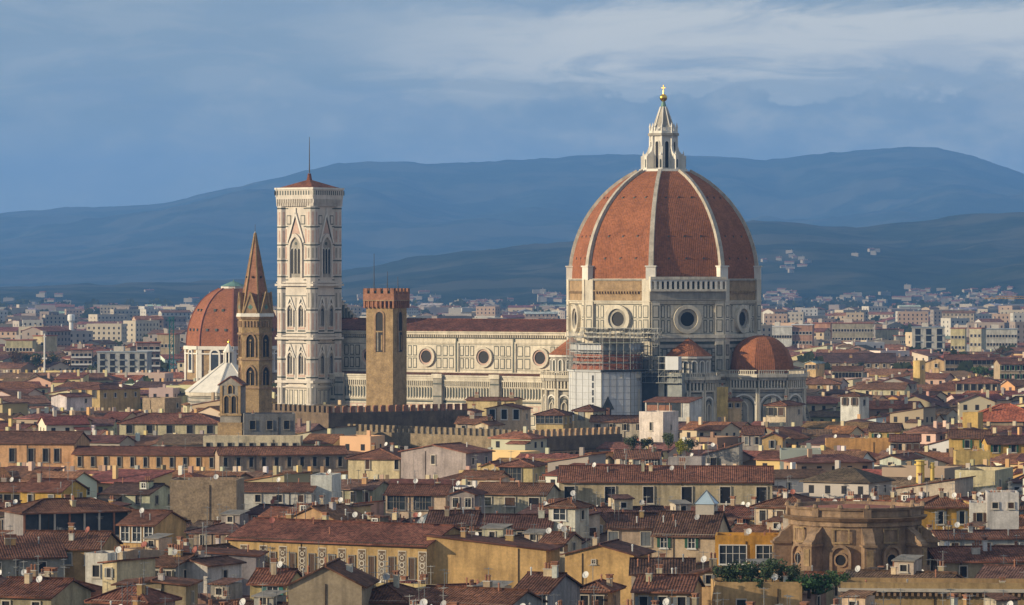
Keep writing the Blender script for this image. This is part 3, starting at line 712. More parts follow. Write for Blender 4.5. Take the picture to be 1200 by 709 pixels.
# ================================================================ the bell tower
def merge(A, B):
    k = len(A.v); A.v += B.v; A.f += [tuple(i+k for i in f) for f in B.f]; A.m += B.m; A.uv += B.uv; A.sm += B.sm
def campanile():
    Y = 1341.0; X = xpx(362.6, Y)
    root = empty('bell_tower', (X, Y, 0), R(-36.2), 'tall square marble bell tower with gothic windows and low tiled roof', 'bell tower')
    s = 6.85; W = MB()
    W.box(-s, s, -s, s, 0, 82, 'marble_white')
    for sx in (-1, 1):
        for sy in (-1, 1):
            W.prism((sx*(s-.8), sy*(s-.8)), 8, 1.95, 1.95, 0, 80, 'marble_white', rot=R(22.5))
            for k in range(8):
                fr, hw = octfr(1.95, k, 8, (sx*(s-.8), sy*(s-.8)))
                for z0, z1 in ((57.5, 62.0), (62.8, 67.0), (67.8, 72.6), (73.4, 78.6), (39.6, 46), (46.8, 52.5), (25, 30), (31, 36), (16, 22)):
                    W.plate(fr, -.3, .3, z0+.5, z1-.5, 0, .05, 'marble_pink' if int(z0) % 2 else 'marble_grey')
                for z in (57.0, 62.2, 67.2, 73.0, 79, 53.2, 46.3, 39, 36.6, 30.4, 24.6, 15, 10): W.plate(fr, -hw, hw, z, z+.42, 0, .07, 'marble_dark')
    for z, h, o in ((54.2, .7, 1.7), (55.2, .4, 1.35), (37.0, .7, 1.7), (38.0, .4, 1.35), (23.0, .8, 1.7), (21.5, .4, 1.35), (14.6, .7, 1.7), (9.0, .6, 1.6)):
        for sy in (0,): W.box(-s-o+.6, s+o-.6, -s-o+.6, s+o-.6, z, z+h, 'marble_white')
    W2 = []
    faces = [Fr((0, -s, 0), (0, -1, 0)), Fr((s, 0, 0), (1, 0, 0)), Fr((0, s, 0), (0, 1, 0)), Fr((-s, 0, 0), (-1, 0, 0))]
    for fr in faces:
        m = MB()                                                   # tall three-light window
        o = arch(0, 57.0, 5.7, 14.2, True); i_ = arch(0, 57.0, 4.4, 13.0, True)
        m.band(fr, o, i_, 0, .55, 'marble_white'); m.poly(fr, i_, 0, .04, 'marble_grey')
        for c in (-1.4, 0, 1.4): m.poly(fr, arch(c, 58.2, 1.2, 8.2, True), .04, .07, 'void'); m.band(fr, arch(c, 58.2, 1.36, 8.35, True), arch(c, 58.2, 1.2, 8.2, True), .04, .25, 'white_stone')
        m.poly(fr, circ(0, 67.9, .55, 10), .04, .12, 'marble_dark')
        for sg in (-1, 1):
            m.obox(fr(sg*3.4, 68.2, .3), fr(0, 77.8, .3), .4, .55, 'white_stone'); m.obox(fr(sg*3.1, 68.0, .12), fr(0, 76.8, .12), .25, .3, 'marble_dark')
            m.plate(fr, sg*2.9-.9, sg*2.9+.9, 74, 77.0, 0, .08, 'marble_dark'); m.plate(fr, sg*2.9-.6, sg*2.9+.6, 74.3, 76.7, .08, .12, 'marble_white')
        m.poly(fr, [(-2.3, 71), (2.3, 71), (0, 75.8)], 0, .06, 'marble_pink'); m.plate(fr, -.15, .15, 77.6, 79.4, .1, .4, 'white_stone')
        m.build('tall_window', root)
        for zb in (0, -15.3):                                      # two storeys of paired windows
            m = MB(); z0 = 38.8+zb
            P0 = [(-5.2, z0), (5.2, z0), (5.2, z0+12.4), (-5.2, z0+12.4)]; P1 = [(-4.95, z0+.25), (4.95, z0+.25), (4.95, z0+12.15), (-4.95, z0+12.15)]
            m.band(fr, P0, P1, 0, .12, 'marble_dark', True)
            for c in (-2.3, 2.3):
                m.poly(fr, arch(c, z0+2.3, 2.0, 7.0, True), 0, .04, 'marble_grey'); m.band(fr, arch(c, z0+2.3, 2.9, 7.7, True), arch(c, z0+2.3, 2.0, 7.0, True), 0, .45, 'marble_white')
                for q in (-.52, .52): m.poly(fr, arch(c+q, z0+2.6, .9, 5.6, True), .04, .07, 'void')
                m.plate(fr, c-.07, c+.07, z0+2.5, z0+7.4, .04, .25, 'white_stone'); m.plate(fr, c-1.4, c+1.4, z0+1.5, z0+2.1, 0, .1, 'marble_pink')
                for sg in (-1, 1):
                    m.obox(fr(c+sg*1.9, z0+7.6, .2), fr(c, z0+12.0, .2), .28, .4, 'white_stone'); m.obox(fr(c+sg*1.6, z0+7.7, .1), fr(c, z0+11.2, .1), .16, .24, 'marble_dark')
                m.plate(fr, c-1.5, c+1.5, z0+.7, z0+1.2, 0, .06, 'marble_dark')
            m.plate(fr, -.12, .12, z0+1, z0+11.6, 0, .06, 'marble_dark')
            m.build('paired_window', root)
        m = MB(); cells(m, fr, -5.2, 5.2, 16, 20.8, 5, t=.22); cells(m, fr, -5.2, 5.2, 10.2, 14, 5, t=.22)
        for z in (57.0, 62.2, 67.4, 73.2, 79.0, 56.0, 36.4, 22.4): 
            for a, b in ((-5.2, -3.2), (3.2, 5.2)): m.plate(fr, a, b, z, z+.36, 0, .05, 'marble_dark')
        for a in (-4.3, 4.3):
            for z0_, z1_ in ((57.8, 61.6), (62.9, 66.8), (68, 72.6)): m.plate(fr, a-.5, a+.5, z0_, z1_, 0, .06, 'marble_pink')
        ALL = m; W2.append(m)
    for m in W2: merge(W, m)
    W.build('tower_wall', root)
    C_ = MB(); h = 7.7                                            # corbelled parapet
    C_.box(-h, h, -h, h, 82.2, 83.0, 'marble_white')
    for fr0 in [Fr((0, -h, 0), (0, -1, 0)), Fr((h, 0, 0), (1, 0, 0)), Fr((0, h, 0), (0, 1, 0)), Fr((-h, 0, 0), (-1, 0, 0))]:
        C_.plate(fr0, -h-.2, h+.2, 83.0, 85.4, -.5, .02, 'marble_white', True); C_.plate(fr0, -h-.4, h+.4, 85.3, 85.9, -.6, .3, 'white_stone', True)
        for j in range(15): C_.plate(fr0, -h+.5+j*1.08, -h+1.0+j*1.08, 83.5, 84.9, 0, .06, 'marble_dark')
        n = 20
        for j in range(n): a = -h+.2+j*(2*h-.4)/n; C_.plate(fr0, a, a+.36, 79.9, 82.2, -1.3, -.05, 'marble_white', True); C_.plate(fr0, a, a+.36, 81.0, 82.2, -.05, .1, 'marble_white')
    C_.box(-s-.3, s+.3, -s-.3, s+.3, 79.9, 82.2, 'marble_dark')
    C_.build('parapet', root)
    rf = MB(); h = 7.5; A = [(-h, -h), (h, -h), (h, h), (-h, h)]
    for i in range(4): j = (i+1) % 4; rf.face([(*A[i], 85.7), (*A[j], 85.7), (0, 0, 88.7)], 'roof', [(0, 0), (16, 0), (8, 9)])
    rf.prism((0, 0), 8, 1.0, .5, 87.8, 90.6, 'roof')
    rf.build('roof', root, color=(.26, .10, .055)); ms = MB(); ms.prism((0, 0), 6, .22, .09, 90.8, 102.4, 'iron'); ms.build('mast', root)
    protect(322, 402, 472, Y)
    for x_ in range(-12, 13, 2):
        for y_ in range(-12, 13, 2): OCC.add((int((X+x_)//2), int((Y+y_)//2)))
campanile()

# ================================================================ merlons and other helpers
def crenels(mb, fr, u0, u1, z, w_=1.3, h_=1.7, gap=1.1, th=.7, m='brick_red', mcap=None):
    n = max(1, int((u1-u0+gap)/(w_+gap))); p = (u1-u0-w_)/max(1, n-1)
    for k in range(n): mb.plate(fr, u0+k*p, u0+k*p+w_, z, z+h_, -th, 0, m, True)
def arcade(mb, fr, u0, u1, z0, h_, n, mw='void', mf='stone_gold', d=.5):
    w_ = (u1-u0)/n
    for k in range(n):
        c = u0+(k+.5)*w_; mb.poly(fr, arch(c, z0, w_*.62, h_, n=4), 0, .03, mw)
        mb.band(fr, [(c-w_/2, z0)]+[(c-w_/2+w_*i/10, z0+h_+.3) for i in range(0, 11)]+[(c+w_/2, z0)], [(a, b) for a, b in arch(c, z0, w_*.62, h_, n=5)], 0, d, mf)

def bargello():
    Y = 1175.0; X = xpx(460.5, Y); ps = R(-25.5); s = 8.55
    root = empty('stone_tower', (X, Y, 0), ps, 'square ochre stone tower with red brick battlements before the nave', 'tower')
    mb = MB(); mb.box(-s, 0, 0, s, 0, zpx(360, 1170), 'stone_gold'); mb.build('tower_wall', root)
    zt = zpx(337.5, 1170); z1 = zpx(413, 1170); zc = zpx(360, 1170)
    fa = Fr((-s/2, 0, 0), (0, -1, 0)); fb = Fr((0, s/2, 0), (1, 0, 0))
    for fr in (fa, fb):
        m = MB(); A = arch(.0, z1, 2.3, 11.4, n=6); m.poly(fr, A, 0, .05, 'void'); m.band(fr, arch(.0, z1-.01, 3.3, 11.9, n=6), A, 0, .22, 'stone_brown')
        m.plate(fr, -1.05, 1.05, z1+5.6, z1+6.0, .05, .2, 'stone_gold'); m.plate(fr, -.8, -.3, z1+.2, z1+5.6, .05, .15, 'stone_grey'); m.plate(fr, .5, .95, z1+.5, z1+4.8, .05, .12, 'stone_gold')
        m.build('belfry_opening', root)
    t = MB(); h = s/2+.65; c = (-s/2, s/2)
    t.box(c[0]-h, c[0]+h, c[1]-h, c[1]+h, zc+1.9, zt-1.6, 'brick_red')
    for n_ in ((0, -1, 0), (1, 0, 0), (0, 1, 0), (-1, 0, 0)):
        fr = Fr((c[0]+n_[0]*h, c[1]+n_[1]*h, 0), n_)
        for k in range(8):
            a = -h+.1+k*(2*h-.7)/7; t.plate(fr, a, a+.5, zc-.3, zc+2.0, -.6, -.02, 'brick_red', True)
        t.plate(fr, -h, h, zc+1.7, zc+2.0, -.2, .05, 'stone_brown'); crenels(t, fr, -h, h, zt-1.6, 1.25, 1.5, .85, .55, 'brick_red')
    t.box(c[0]-h+1, c[0]+h-1, c[1]-h+1, c[1]+h-1, zt-1.6, zt-.8, 'copper')
    t.build('battlements', root)
    a = MB(); 
    for dx, dy, z in ((-6.8, 1.5, zpx(297, 1175)), (-2.8, 2, zpx(318, 1175)), (-1, 5, zpx(324, 1175))): a.prism((dx, dy), 5, .14, .07, zt-1.6, z, 'iron')
    a.build('mast', root)
    protect(424, 479, 470, Y-12)
    # palace behind the battlements, lit to the left and dark to the right
    def block(name, lab, cx, cyp, ztop, psr, lr, ll, m1, th=16.0, corb=True, zc=20, wm=1.35, cm='brick_red', right=None):
        Yc = (CH-ztop)*F/(cyp-HZ); Xc = xpx(cx, Yc)
        rt = empty(name, (Xc, Yc, 0), R(psr), lab, 'fortified palace')
        mb = MB(); fr = Fr((0, 0, 0), (0, -1, 0)); fl = Fr((0, 0, 0), (-1, 0, 0))
        zt = ztop-1.9
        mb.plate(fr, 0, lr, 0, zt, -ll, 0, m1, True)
        if right: mb.plate(fr, 0, lr, 0, zt, .001, .06, right)  # shade of the right-hand face painted in with darker stone
        for q in range(int(lr/7)): mb.plate(fr, 3+q*7, 4.2+q*7, zt-9, zt-6.5, 0, .05, 'void')
        mb.build('wall', rt)
        b = MB()
        for f_, a0, a1 in ((fr, 0, lr), (fl, -ll, 0)):
            crenels(b, f_, a0, a1, zt-.05, wm, 1.9, 1.15, .8, cm if f_ is fr else m1)
            if corb:
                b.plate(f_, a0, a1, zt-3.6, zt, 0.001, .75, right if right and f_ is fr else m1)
                arcade(b, f_, a0, a1, zt-6.3, 2.2, max(3, int((a1-a0)/1.9)), 'void', m1 if f_ is fl else 'stone_brown', .72)
        b.build('battlements', rt)
        r = MB(); r.face([(1, 1, zt-.4), (lr-1, 1, zt-.4), (lr-1, ll-1, zt-.4), (1, ll-1, zt-.4)], 'terrace_red'); r.build('roof_terrace', rt)
        for e in occ_cells(Vector((Xc, Yc)), Vector((math.cos(R(psr)), math.sin(R(psr)))), Vector((-math.sin(R(psr)), math.cos(R(psr)))), lr, ll): OCC.add(e)
        return rt
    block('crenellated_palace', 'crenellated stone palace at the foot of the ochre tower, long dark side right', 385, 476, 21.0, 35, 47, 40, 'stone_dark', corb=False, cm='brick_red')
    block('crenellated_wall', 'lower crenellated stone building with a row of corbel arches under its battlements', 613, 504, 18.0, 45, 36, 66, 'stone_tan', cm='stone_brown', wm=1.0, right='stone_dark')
    protect(290, 385, 487, 1140); protect(385, 535, 497, 1140); protect(418, 718, 526, 1040)
bargello()

def badia():
    Y = 1130.0; X = xpx(299, Y)
    root = empty('spired_tower', (X, Y, 0), R(-14), 'slender brown hexagonal bell tower with tall pointed spire', 'bell tower')
    Rr = 4.75; mb = MB(); Z = lambda py: zpx(py, Y)
    mb.prism((0, 0), 6, Rr, Rr, 0, Z(371), 'stone_gold', rot=R(0))
    for z in (Z(422), Z(455), Z(392)): mb.prism((0, 0), 6, Rr+.35, Rr+.35, z, z+.5, 'stone_brown', bot=True)
    mb.prism((0, 0), 6, Rr+.3, Rr+.7, Z(374), Z(371), 'stone_brown', bot=True); mb.prism((0, 0), 6, Rr+.7, Rr+.5, Z(371), Z(367), 'white_stone')
    mb.build('tower_wall', root)
    for k in range(6):
        a = -math.pi/2+math.pi/3*k; nn = Vector((math.cos(a), math.sin(a), 0)); fr = Fr(nn*Rr*.866, nn)
        for zb, h in ((Z(418), 6.2), (Z(451), 5.0)):
            m = MB(); A = arch(0, zb, 2.3, h, True); m.poly(fr, A, 0, .03, 'void'); m.band(fr, arch(0, zb-.01, 3.1, h+.6, True), A, 0, .3, 'stone_brown')
            m.plate(fr, -.1, .1, zb, zb+h*.62, .03, .2, 'stone_gold'); m.poly(fr, circ(0, zb+h*.72, .3, 8), .03, .15, 'stone_gold'); m.build('belfry_window', root)
        m = MB()
        for q in range(5): m.plate(fr, -2.0+q*.9, -1.6+q*.9, Z(383), Z(376), 0, .3, 'stone_brown')
        m.build('corbel_band', root)
        g = MB(); o = Fr(nn*(Rr*.866+.2), nn); zb = Z(367)                         # gable with its quatrefoil
        g.poly(o, [(-1.9, zb), (1.9, zb), (0, zb+5.6)], -1.4, .1, 'stone_brown')
        for sg in (-1, 1): g.obox(o(sg*2.0, zb, .1), o(0, zb+5.8, .1), .4, .4, 'stone_gold')
        for dx, dz in ((-.35, 0), (.35, 0), (0, .35), (0, -.35)): g.poly(o, circ(dx, zb+1.7+dz, .34, 8), .1, .16, 'copper')
        g.build('gable', root)
    s = MB(); s.prism((0, 0), 6, Rr*.93, .16, Z(367), Z(273), 'brick_red')
    for k in range(6):
        a = math.pi/3*k; s.obox((Rr*.95*math.cos(a), Rr*.95*math.sin(a), Z(367)), (.16*math.cos(a), .16*math.sin(a), Z(273)), .32, .32, 'stone_gold')
        for zz_, rr in ((.22, .78), (.45, .55)):
            aa = a+math.pi/6; p = Vector((math.cos(aa), math.sin(aa), 0))*Rr*rr*.86; f = Fr(p, (math.cos(aa), math.sin(aa), 0)); z_ = Z(367)+(Z(273)-Z(367))*zz_; s.poly(f, circ(0, z_, .3, 6), -.2, .25, 'void')
    s.prism((0, 0), 6, .3, .1, Z(274), Z(271), 'lead'); s.prism((0, 0), 5, .08, .05, Z(272), Z(263), 'iron'); s.build('spire', root, color=(.30, .16, .09))
    protect(279, 319, 476, Y)
    for e in occ_cells(Vector((X-5, Y-5)), Vector((1, 0)), Vector((0, 1)), 10, 10): OCC.add(e)
badia()

def lorenzo():
    Y = 1760.0; X = xpx(273.8, Y); Z = lambda py: zpx(py, Y)
    root = empty('domed_chapel', (X, Y, 0), R(-20), 'large red tiled dome on ochre walls left of the marble bell tower', 'church')
    Rr = 20.3; mb = MB(); mb.prism((0, 0), 8, Rr, Rr, 0, Z(406), 'stone_gold', rot=R(22.5))
    for k in range(8):
        fr, hw = octfr(Rr, k)
        for sg in (-1, 1): mb.plate(fr, sg*(hw-.8)-.8, sg*(hw-.8)+.8, 0, Z(406), 0, .6, 'white_stone')
        mb.plate(fr, -hw, hw, Z(409), Z(405), 0, 1.0, 'white_stone'); mb.plate(fr, -hw, hw, Z(414.5), Z(413), 0, .7, 'white_stone')
    mb.build('drum', root)
    for k in range(8):
        fr, hw = octfr(Rr, k); m = MB(); A = arch(0, Z(433), 3.5, 8.4, n=6); m.poly(fr, A, 0, .65, 'glass'); m.band(fr, arch(0, Z(433)-.01, 5.0, 9.3, n=6), A, 0, .95, 'white_stone'); m.plate(fr, -2.8, 2.8, Z(436), Z(433), 0, 1.0, 'white_stone'); m.build('arched_window', root)
    d = MB(); z0 = Z(405); h = Z(338)-z0; P = []
    for i in range(15): t = i/14; zz_ = h*t; P.append((19.9*math.sqrt(max(0, 1-(t*.955)**2.15)), z0+zz_))
    for k in range(8):
        a0 = R(22.5+45*k); a1 = a0+R(45); hh = 0
        for (r0, za), (r1, zb) in zip(P, P[1:]):
            dl = math.hypot(r1-r0, zb-za); d.face([(r0*math.cos(a0), r0*math.sin(a0), za), (r0*math.cos(a1), r0*math.sin(a1), za), (r1*math.cos(a1), r1*math.sin(a1), zb), (r1*math.cos(a0), r1*math.sin(a0), zb)], 'dome_tile', [(k*20-r0*.38, hh), (k*20+r0*.38, hh), (k*20+r1*.38, hh+dl), (k*20-r1*.38, hh+dl)])
            d.obox((r0*math.cos(a0), r0*math.sin(a0), za), (r1*math.cos(a0), r1*math.sin(a0), zb), .7, .7, 'terrace_red'); hh += dl
        am = (a0+a1)/2; nn = Vector((math.cos(am), math.sin(am), 0)); uu = Vector((-nn.y, nn.x, 0))
        for t, c in ((.28, 3), (.62, 2)):
            r = 19.9*math.sqrt(1-(t*.955)**2.15)*.9239
            for q in range(c): p = nn*(r+.1)+uu*((q-(c-1)/2)*r*.24); f = Fr(p, nn); d.plate(f, -.5, .5, z0+h*t-.5, z0+h*t+.6, -1.6, .35, 'marble_dark')
    dm = d.build('dome', root)
    l = MB(); l.prism((0, 0), 12, 5.4, 5.4, Z(339.5), Z(335.5), 'white_stone'); l.prism((0, 0), 12, 5.7, 1.2, Z(335.5), Z(330), 'copper'); l.prism((0, 0), 8, .5, 0, Z(330), Z(327), 'copper'); l.build('lantern_cap', dm)
    protect(214, 328, 445, Y-20)
    # white roofed baptistery
    Y = 1405.0; X = xpx(268, Y); Z = lambda py: zpx(py, Y)
    rt = empty('baptistery', (X, Y, 0), R(-34), 'octagonal baptistery with white marble pyramid roof and small lantern', 'baptistery')
    Rb = 15.2; b = MB(); b.prism((0, 0), 8, Rb-.8, Rb-.8, 0, Z(459), 'marble_banded', rot=R(22.5)); b.prism((0, 0), 8, Rb, Rb, Z(463), Z(459), 'marble', rot=R(22.5)); b.build('wall', rt)
    r = MB(); r.prism((0, 0), 8, Rb+.2, 1.9, Z(459), Z(425.5), 'white_stone', rot=R(22.5))
    for k in range(8):
        a = R(22.5+45*k); r.obox(((Rb+.2)*math.cos(a), (Rb+.2)*math.sin(a), Z(459)+.05), (1.9*math.cos(a), 1.9*math.sin(a), Z(425.5)+.05), .35, .35, 'white_stone')
    ro = r.build('roof', rt)
    l = MB(); zt = Z(425.5); l.prism((0, 0), 8, 1.15, 1.15, zt, Z(412), 'void', rot=0)
    for k in range(8): a = R(45*k); l.obox((1.5*math.cos(a), 1.5*math.sin(a), zt), (1.5*math.cos(a), 1.5*math.sin(a), Z(412)), .42, .42, 'white_stone')
    l.prism((0, 0), 8, 1.9, 1.9, Z(413), Z(411.5), 'white_stone', bot=True); l.prism((0, 0), 8, 1.8, .12, Z(411.5), Z(402), 'white_stone')
    ball = [(0, Z(402)-.1)]+[(.42*math.sin(math.pi*i/6), Z(401)-.42*math.cos(math.pi*i/6)) for i in range(1, 6)]+[(0, Z(401)+.42)]
    l.lathe((0, 0), ball, 'gold', 10); l.obox((0, 0, Z(401)), (0, 0, Z(398)), .12, .12, 'gold'); l.build('lantern', ro)
    protect(222, 338, 462, Y-14)
    # small bell-cote of grey brown stone
    Y = 1075.0; X = xpx(258, Y); Z = lambda py: zpx(py, Y)
    rt = empty('bell_cote', (X, Y, 0), R(-17), 'weathered stone bell gable with twin arches on a church roof', 'bell tower')
    w_, dp = 5.7, 3.6; fr = Fr((w_/2, 0, 0), (0, -1, 0)); m = MB()
    zt = Z(452); m.plate(fr, -w_/2, w_/2, 0, zt, -dp, 0, 'stone_grey', True); m.poly(fr, [(-w_/2-.3, zt), (w_/2+.3, zt), (w_/2+.3, zt+.5), (0, Z(441)), (-w_/2-.3, zt+.5)], -dp, .15, 'stone_grey')
    m.plate(fr, -w_/2-.3, w_/2+.3, Z(487), Z(484.5), 0, .4, 'stone_gold'); m.plate(fr, -w_/2-.5, w_/2+.5, 0, Z(495), 0, .5, 'stone_gold')
    for sg in (-1, 1): m.plate(fr, sg*(w_/2-.35)-.35, sg*(w_/2-.35)+.35, Z(487), zt, 0, .25, 'stone_gold')
    m.build('wall', rt)
    for c in (-1.0, 1.0): q = MB(); archwin(q, fr, c, Z(484), 1.3, Z(464)-Z(484), 'void', 'stone_gold', .25, .3); q.build('bell_opening', rt)
    q = MB(); archwin(q, fr, 0, Z(461), 1.1, 2.1, 'void', 'stone_gold', .25, .3); q.build('bell_opening', rt)
    r = MB()
    for sg in (-1, 1):
        A = [fr(sg*(w_/2+.6), zt+.3, .4), fr(0, Z(440.5), .4), fr(0, Z(440.5), -dp-.3), fr(sg*(w_/2+.6), zt+.3, -dp-.3)]; r.face(A, 'roof'); r.face([p-Z3*.3 for p in A], 'roof'); r.face([A[0], A[1], A[1]-Z3*.3, A[0]-Z3*.3], 'roof')
    r.build('roof', rt, color=(.22, .09, .06)); protect(255, 290, 510, Y)
lorenzo()

def rotunda():
    Y = 640.0; Z = lambda py: zpx(py, Y); X = xpx(1009, Y)
    root = empty('round_church', (X, Y+11, 0), R(-6), 'round brown stone church with scrolled buttresses and heavy dark cornice', 'church')
    Rr = 11.7; n = 16; mb = MB(); zb, zt = Z(676), Z(598)
    mb.prism((0, 0), n, Rr-1.5, Rr-1.5, 0, zt-.4, 'stone_warm', rot=math.pi/n, sm=False)
    mb.prism((0, 0), n, Rr-1.1, Rr-1.1, Z(618), Z(612), 'stone_warm', rot=math.pi/n, bot=True); mb.prism((0, 0), n, Rr-.7, Rr-.2, Z(612), Z(608), 'stone_brown', rot=math.pi/n, bot=True, cap=False)
    mb.prism((0, 0), n, Rr-.2, Rr-1.3, Z(608), Z(608)+.1, 'stone_brown', rot=math.pi/n, cap=False); mb.prism((0, 0), n, Rr-1.2, Rr-1.2, Z(607), Z(599), 'stone_warm', rot=math.pi/n, cap=False); mb.prism((0, 0), n, Rr-.9, Rr-.7, Z(599), Z(596), 'stone_warm', rot=math.pi/n, cap=False); mb.prism((0, 0), n, Rr-.7, Rr-1.5, Z(596), Z(596)+.01, 'stone_brown', rot=math.pi/n, cap=False); mb.prism((0, 0), n, Rr-1.5, Rr-1.6, Z(596), zt-.3, 'stone_warm', rot=math.pi/n, cap=False); mb.prism((0, 0), n, Rr-1.6, .4, zt-.3, zt+.4, 'terrace_red', rot=math.pi/n)
    for k in range(n): a = 2*math.pi*k/n+.2; mb.prism(((Rr-.95)*math.cos(a), (Rr-.95)*math.sin(a)), 6, .45, .3, Z(596), Z(596)+.5, 'stone_warm')
    mb.prism((0, 0), 24, Rr+3.6, Rr+3.6, 0, zb-.3, 'stone_warm'); mb.prism((0, 0), 24, Rr+3.4, Rr-1.4, zb-.3, zb+.7, 'terrace_red')
    mb.prism((0, 0), 24, Rr+3.9, Rr+3.9, zb-1.2, zb-.4, 'stone_brown', bot=True)
    mb.build('wall', root)
    for k in range(n):
        a = -math.pi/2+2*math.pi*k/n+.2
        if k % 2 == 0:                                            # buttress with scroll on top
            d = Vector((math.cos(a), math.sin(a), 0)); f = Fr((0, 0, 0), (-d.y, d.x, 0)); sg = 1 if f.u.dot(d) > 0 else -1
            P = [(9.5*sg, zb-.3), (13.0*sg, zb-.3), (13.0*sg, Z(640)), (12.9*sg, Z(636)), (12.2*sg, Z(633)), (11.8*sg, Z(627)), (11.0*sg, Z(624)), (10.4*sg, Z(620)), (9.5*sg, Z(617))]
            b = MB(); b.poly(f, P, -.85, .85, 'stone_warm'); b.face([f(x, z, -.85) for x, z in P], 'stone_warm')
            f3 = Fr(d*13.0, d); b.plate(f3, -1.0, 1.0, zb, zb+1.6, 0, .35, 'stone_warm'); b.plate(f3, -1.15, 1.15, Z(641), Z(638.5), -2.8, .3, 'stone_brown', True); b.plate(f3, -.5, .5, zb, Z(644), 0, .12, 'stone_gold')
            b.plate(Fr(d*10.6, d), -.6, .6, Z(607), Z(597), -.5, .25, 'stone_warm', True); b.build('buttress', root)
        else:
            nn = Vector((math.cos(a), math.sin(a), 0)); fr = Fr(nn*(Rr-1.45), nn); q = MB()
            zc = Z(657); q.poly(fr, circ(0, zc, .85, 14), 0, .1, 'void'); q.band(fr, circ(0, zc, 1.15, 14), circ(0, zc, .85, 14), 0, .3, 'stone_brown', True); q.build('round_window', root)
            nch = MB(); archwin(nch, fr, 0, zb, 2.5, 4.4, 'stone_brown', 'stone_warm', .45, .5); nch.build('arched_niche', root); p = MB(); A = [(-1.4, Z(638)), (1.4, Z(638)), (1.4, Z(620)), (-1.4, Z(620))]; B = [(-1.15, Z(636)), (1.15, Z(636)), (1.15, Z(622)), (-1.15, Z(622))]; p.band(fr, A, B, 0, .12, 'stone_gold', True); p.build('wall_panel', root)
    protect(918, 1100, 668, 625)
    for e in occ_cells(Vector((X-13, Y-2)), Vector((1, 0)), Vector((0, 1)), 26, 26): OCC.add(e)
rotunda()
# ================================================================ houses
MC = {}
def cached(key, fn):
    if key not in MC: MC[key] = fn()
    return MC[key]
S0 = Fr((0, 0, 0), (0, -1, 0))
def win_mesh(w_, h_, st):
    def f():
        m = MB(); a = w_/2
        o = [(-a-.16, -.16), (a+.16, -.16), (a+.16, h_+.16), (-a-.16, h_+.16)]; i_ = [(-a, 0), (a, 0), (a, h_), (-a, h_)]
        fm = {'w': 'frame_white', 's': 'stone_grey'}.get(st[0], 'frame')
        m.band(S0, o, i_, 0, .2, fm, True); m.face([S0(x, z, .02) for x, z in i_], 'void' if 'v' in st else 'glass')
        m.plate(S0, -a-.28, a+.28, -.28, -.12, 0, .28, fm)
        if 'v' not in st:
            m.plate(S0, -.05, .05, 0, h_, .02, .08, fm); m.plate(S0, -a, a, h_*.55, h_*.55+.07, .02, .08, fm)
            if w_ > 2.2:
                for q in range(1, int(w_/.9)): x = -a+q*w_/int(w_/.9); m.plate(S0, x-.05, x+.05, 0, h_, .02, .09, fm)
        return m.mesh('window')
    return cached(('w', round(w_, 2), round(h_, 2), st), f)
def shut_mesh(w_, h_, openx, sd):
    def f():
        m = MB(); a = w_/2
        for q in ((sd,) if openx else (.5*sd,)):
            c = q*(a+a/2+.05) if openx else q*a
            m.plate(S0, c-a/2+.02, c+a/2-.02, 0, h_, .05 if not openx else .15, .1 if not openx else .2, 'paint')
            for k in range(int(h_/.22)): m.plate(S0, c-a/2+.08, c+a/2-.08, .08+k*.22, .16+k*.22, .1 if not openx else .2, .13 if not openx else .23, 'paint')
        return m.mesh('shutter')
    return cached(('s', round(w_, 2), round(h_, 2), openx, sd), f)
def chim_mesh(v):
    def f():
        m = MB(); w_, h_ = ((.36, .9), (.5, 1.1), (.3, 1.5), (.65, .8))[v]
        m.box(-w_, w_, -.36, .36, -.9, h_, 'wall'); m.box(-w_-.08, w_+.08, -.44, .44, h_, h_+.12, 'frame')
        if v in (0, 2):
            for x in (-w_+.12, w_-.12): m.box(x-.1, x+.1, -.4, .4, h_+.14, h_+.5, 'brick_red')
            m.box(-w_-.1, w_+.1, -.5, .5, h_+.5, h_+.66, 'brick_red')
        else:
            for x in ((-.25, .25) if v == 1 else (-.42, 0, .42)): m.prism((x, 0), 7, .17, .14, h_+.14, h_+.75, 'brick_red'); m.prism((x, 0), 7, .24, .05, h_+.75, h_+.95, 'brick_red')
        return m.mesh('chimney')
    return cached(('c', v), f)
def dish_mesh():
    def f():
        m = MB(); m.obox((0, 0, -.4), (0, 0, 1.1), .07, .07, 'iron'); c = Vector((0, -.12, 1.15)); nn = Vector((-.35, -.85, .38)).normalized(); sx = nn.cross(Z3).normalized(); sy = sx.cross(nn); n = 14
        rings = [[c+(sx*math.cos(2*math.pi*k/n)+sy*math.sin(2*math.pi*k/n))*r+nn*(r*r*.45) for k in range(n)] for r in (.18, .36, .5)]
        m.face(rings[0], 'paint')
        for A, B in zip(rings, rings[1:]):
            for k in range(n): j = (k+1) % n; m.face([A[k], A[j], B[j], B[k]], 'paint')
        m.obox(c-sy*.4, c+nn*.55, .04, .04, 'iron'); return m.mesh('satellite_dish')
    return cached('dish', f)
def pipe_mesh():
    m = MB(); m.prism((0, 0), 8, .11, .11, -.4, .9, 'paint'); m.prism((0, 0), 8, .2, .06, .9, 1.1, 'paint', bot=True); return m.mesh('vent_pipe')
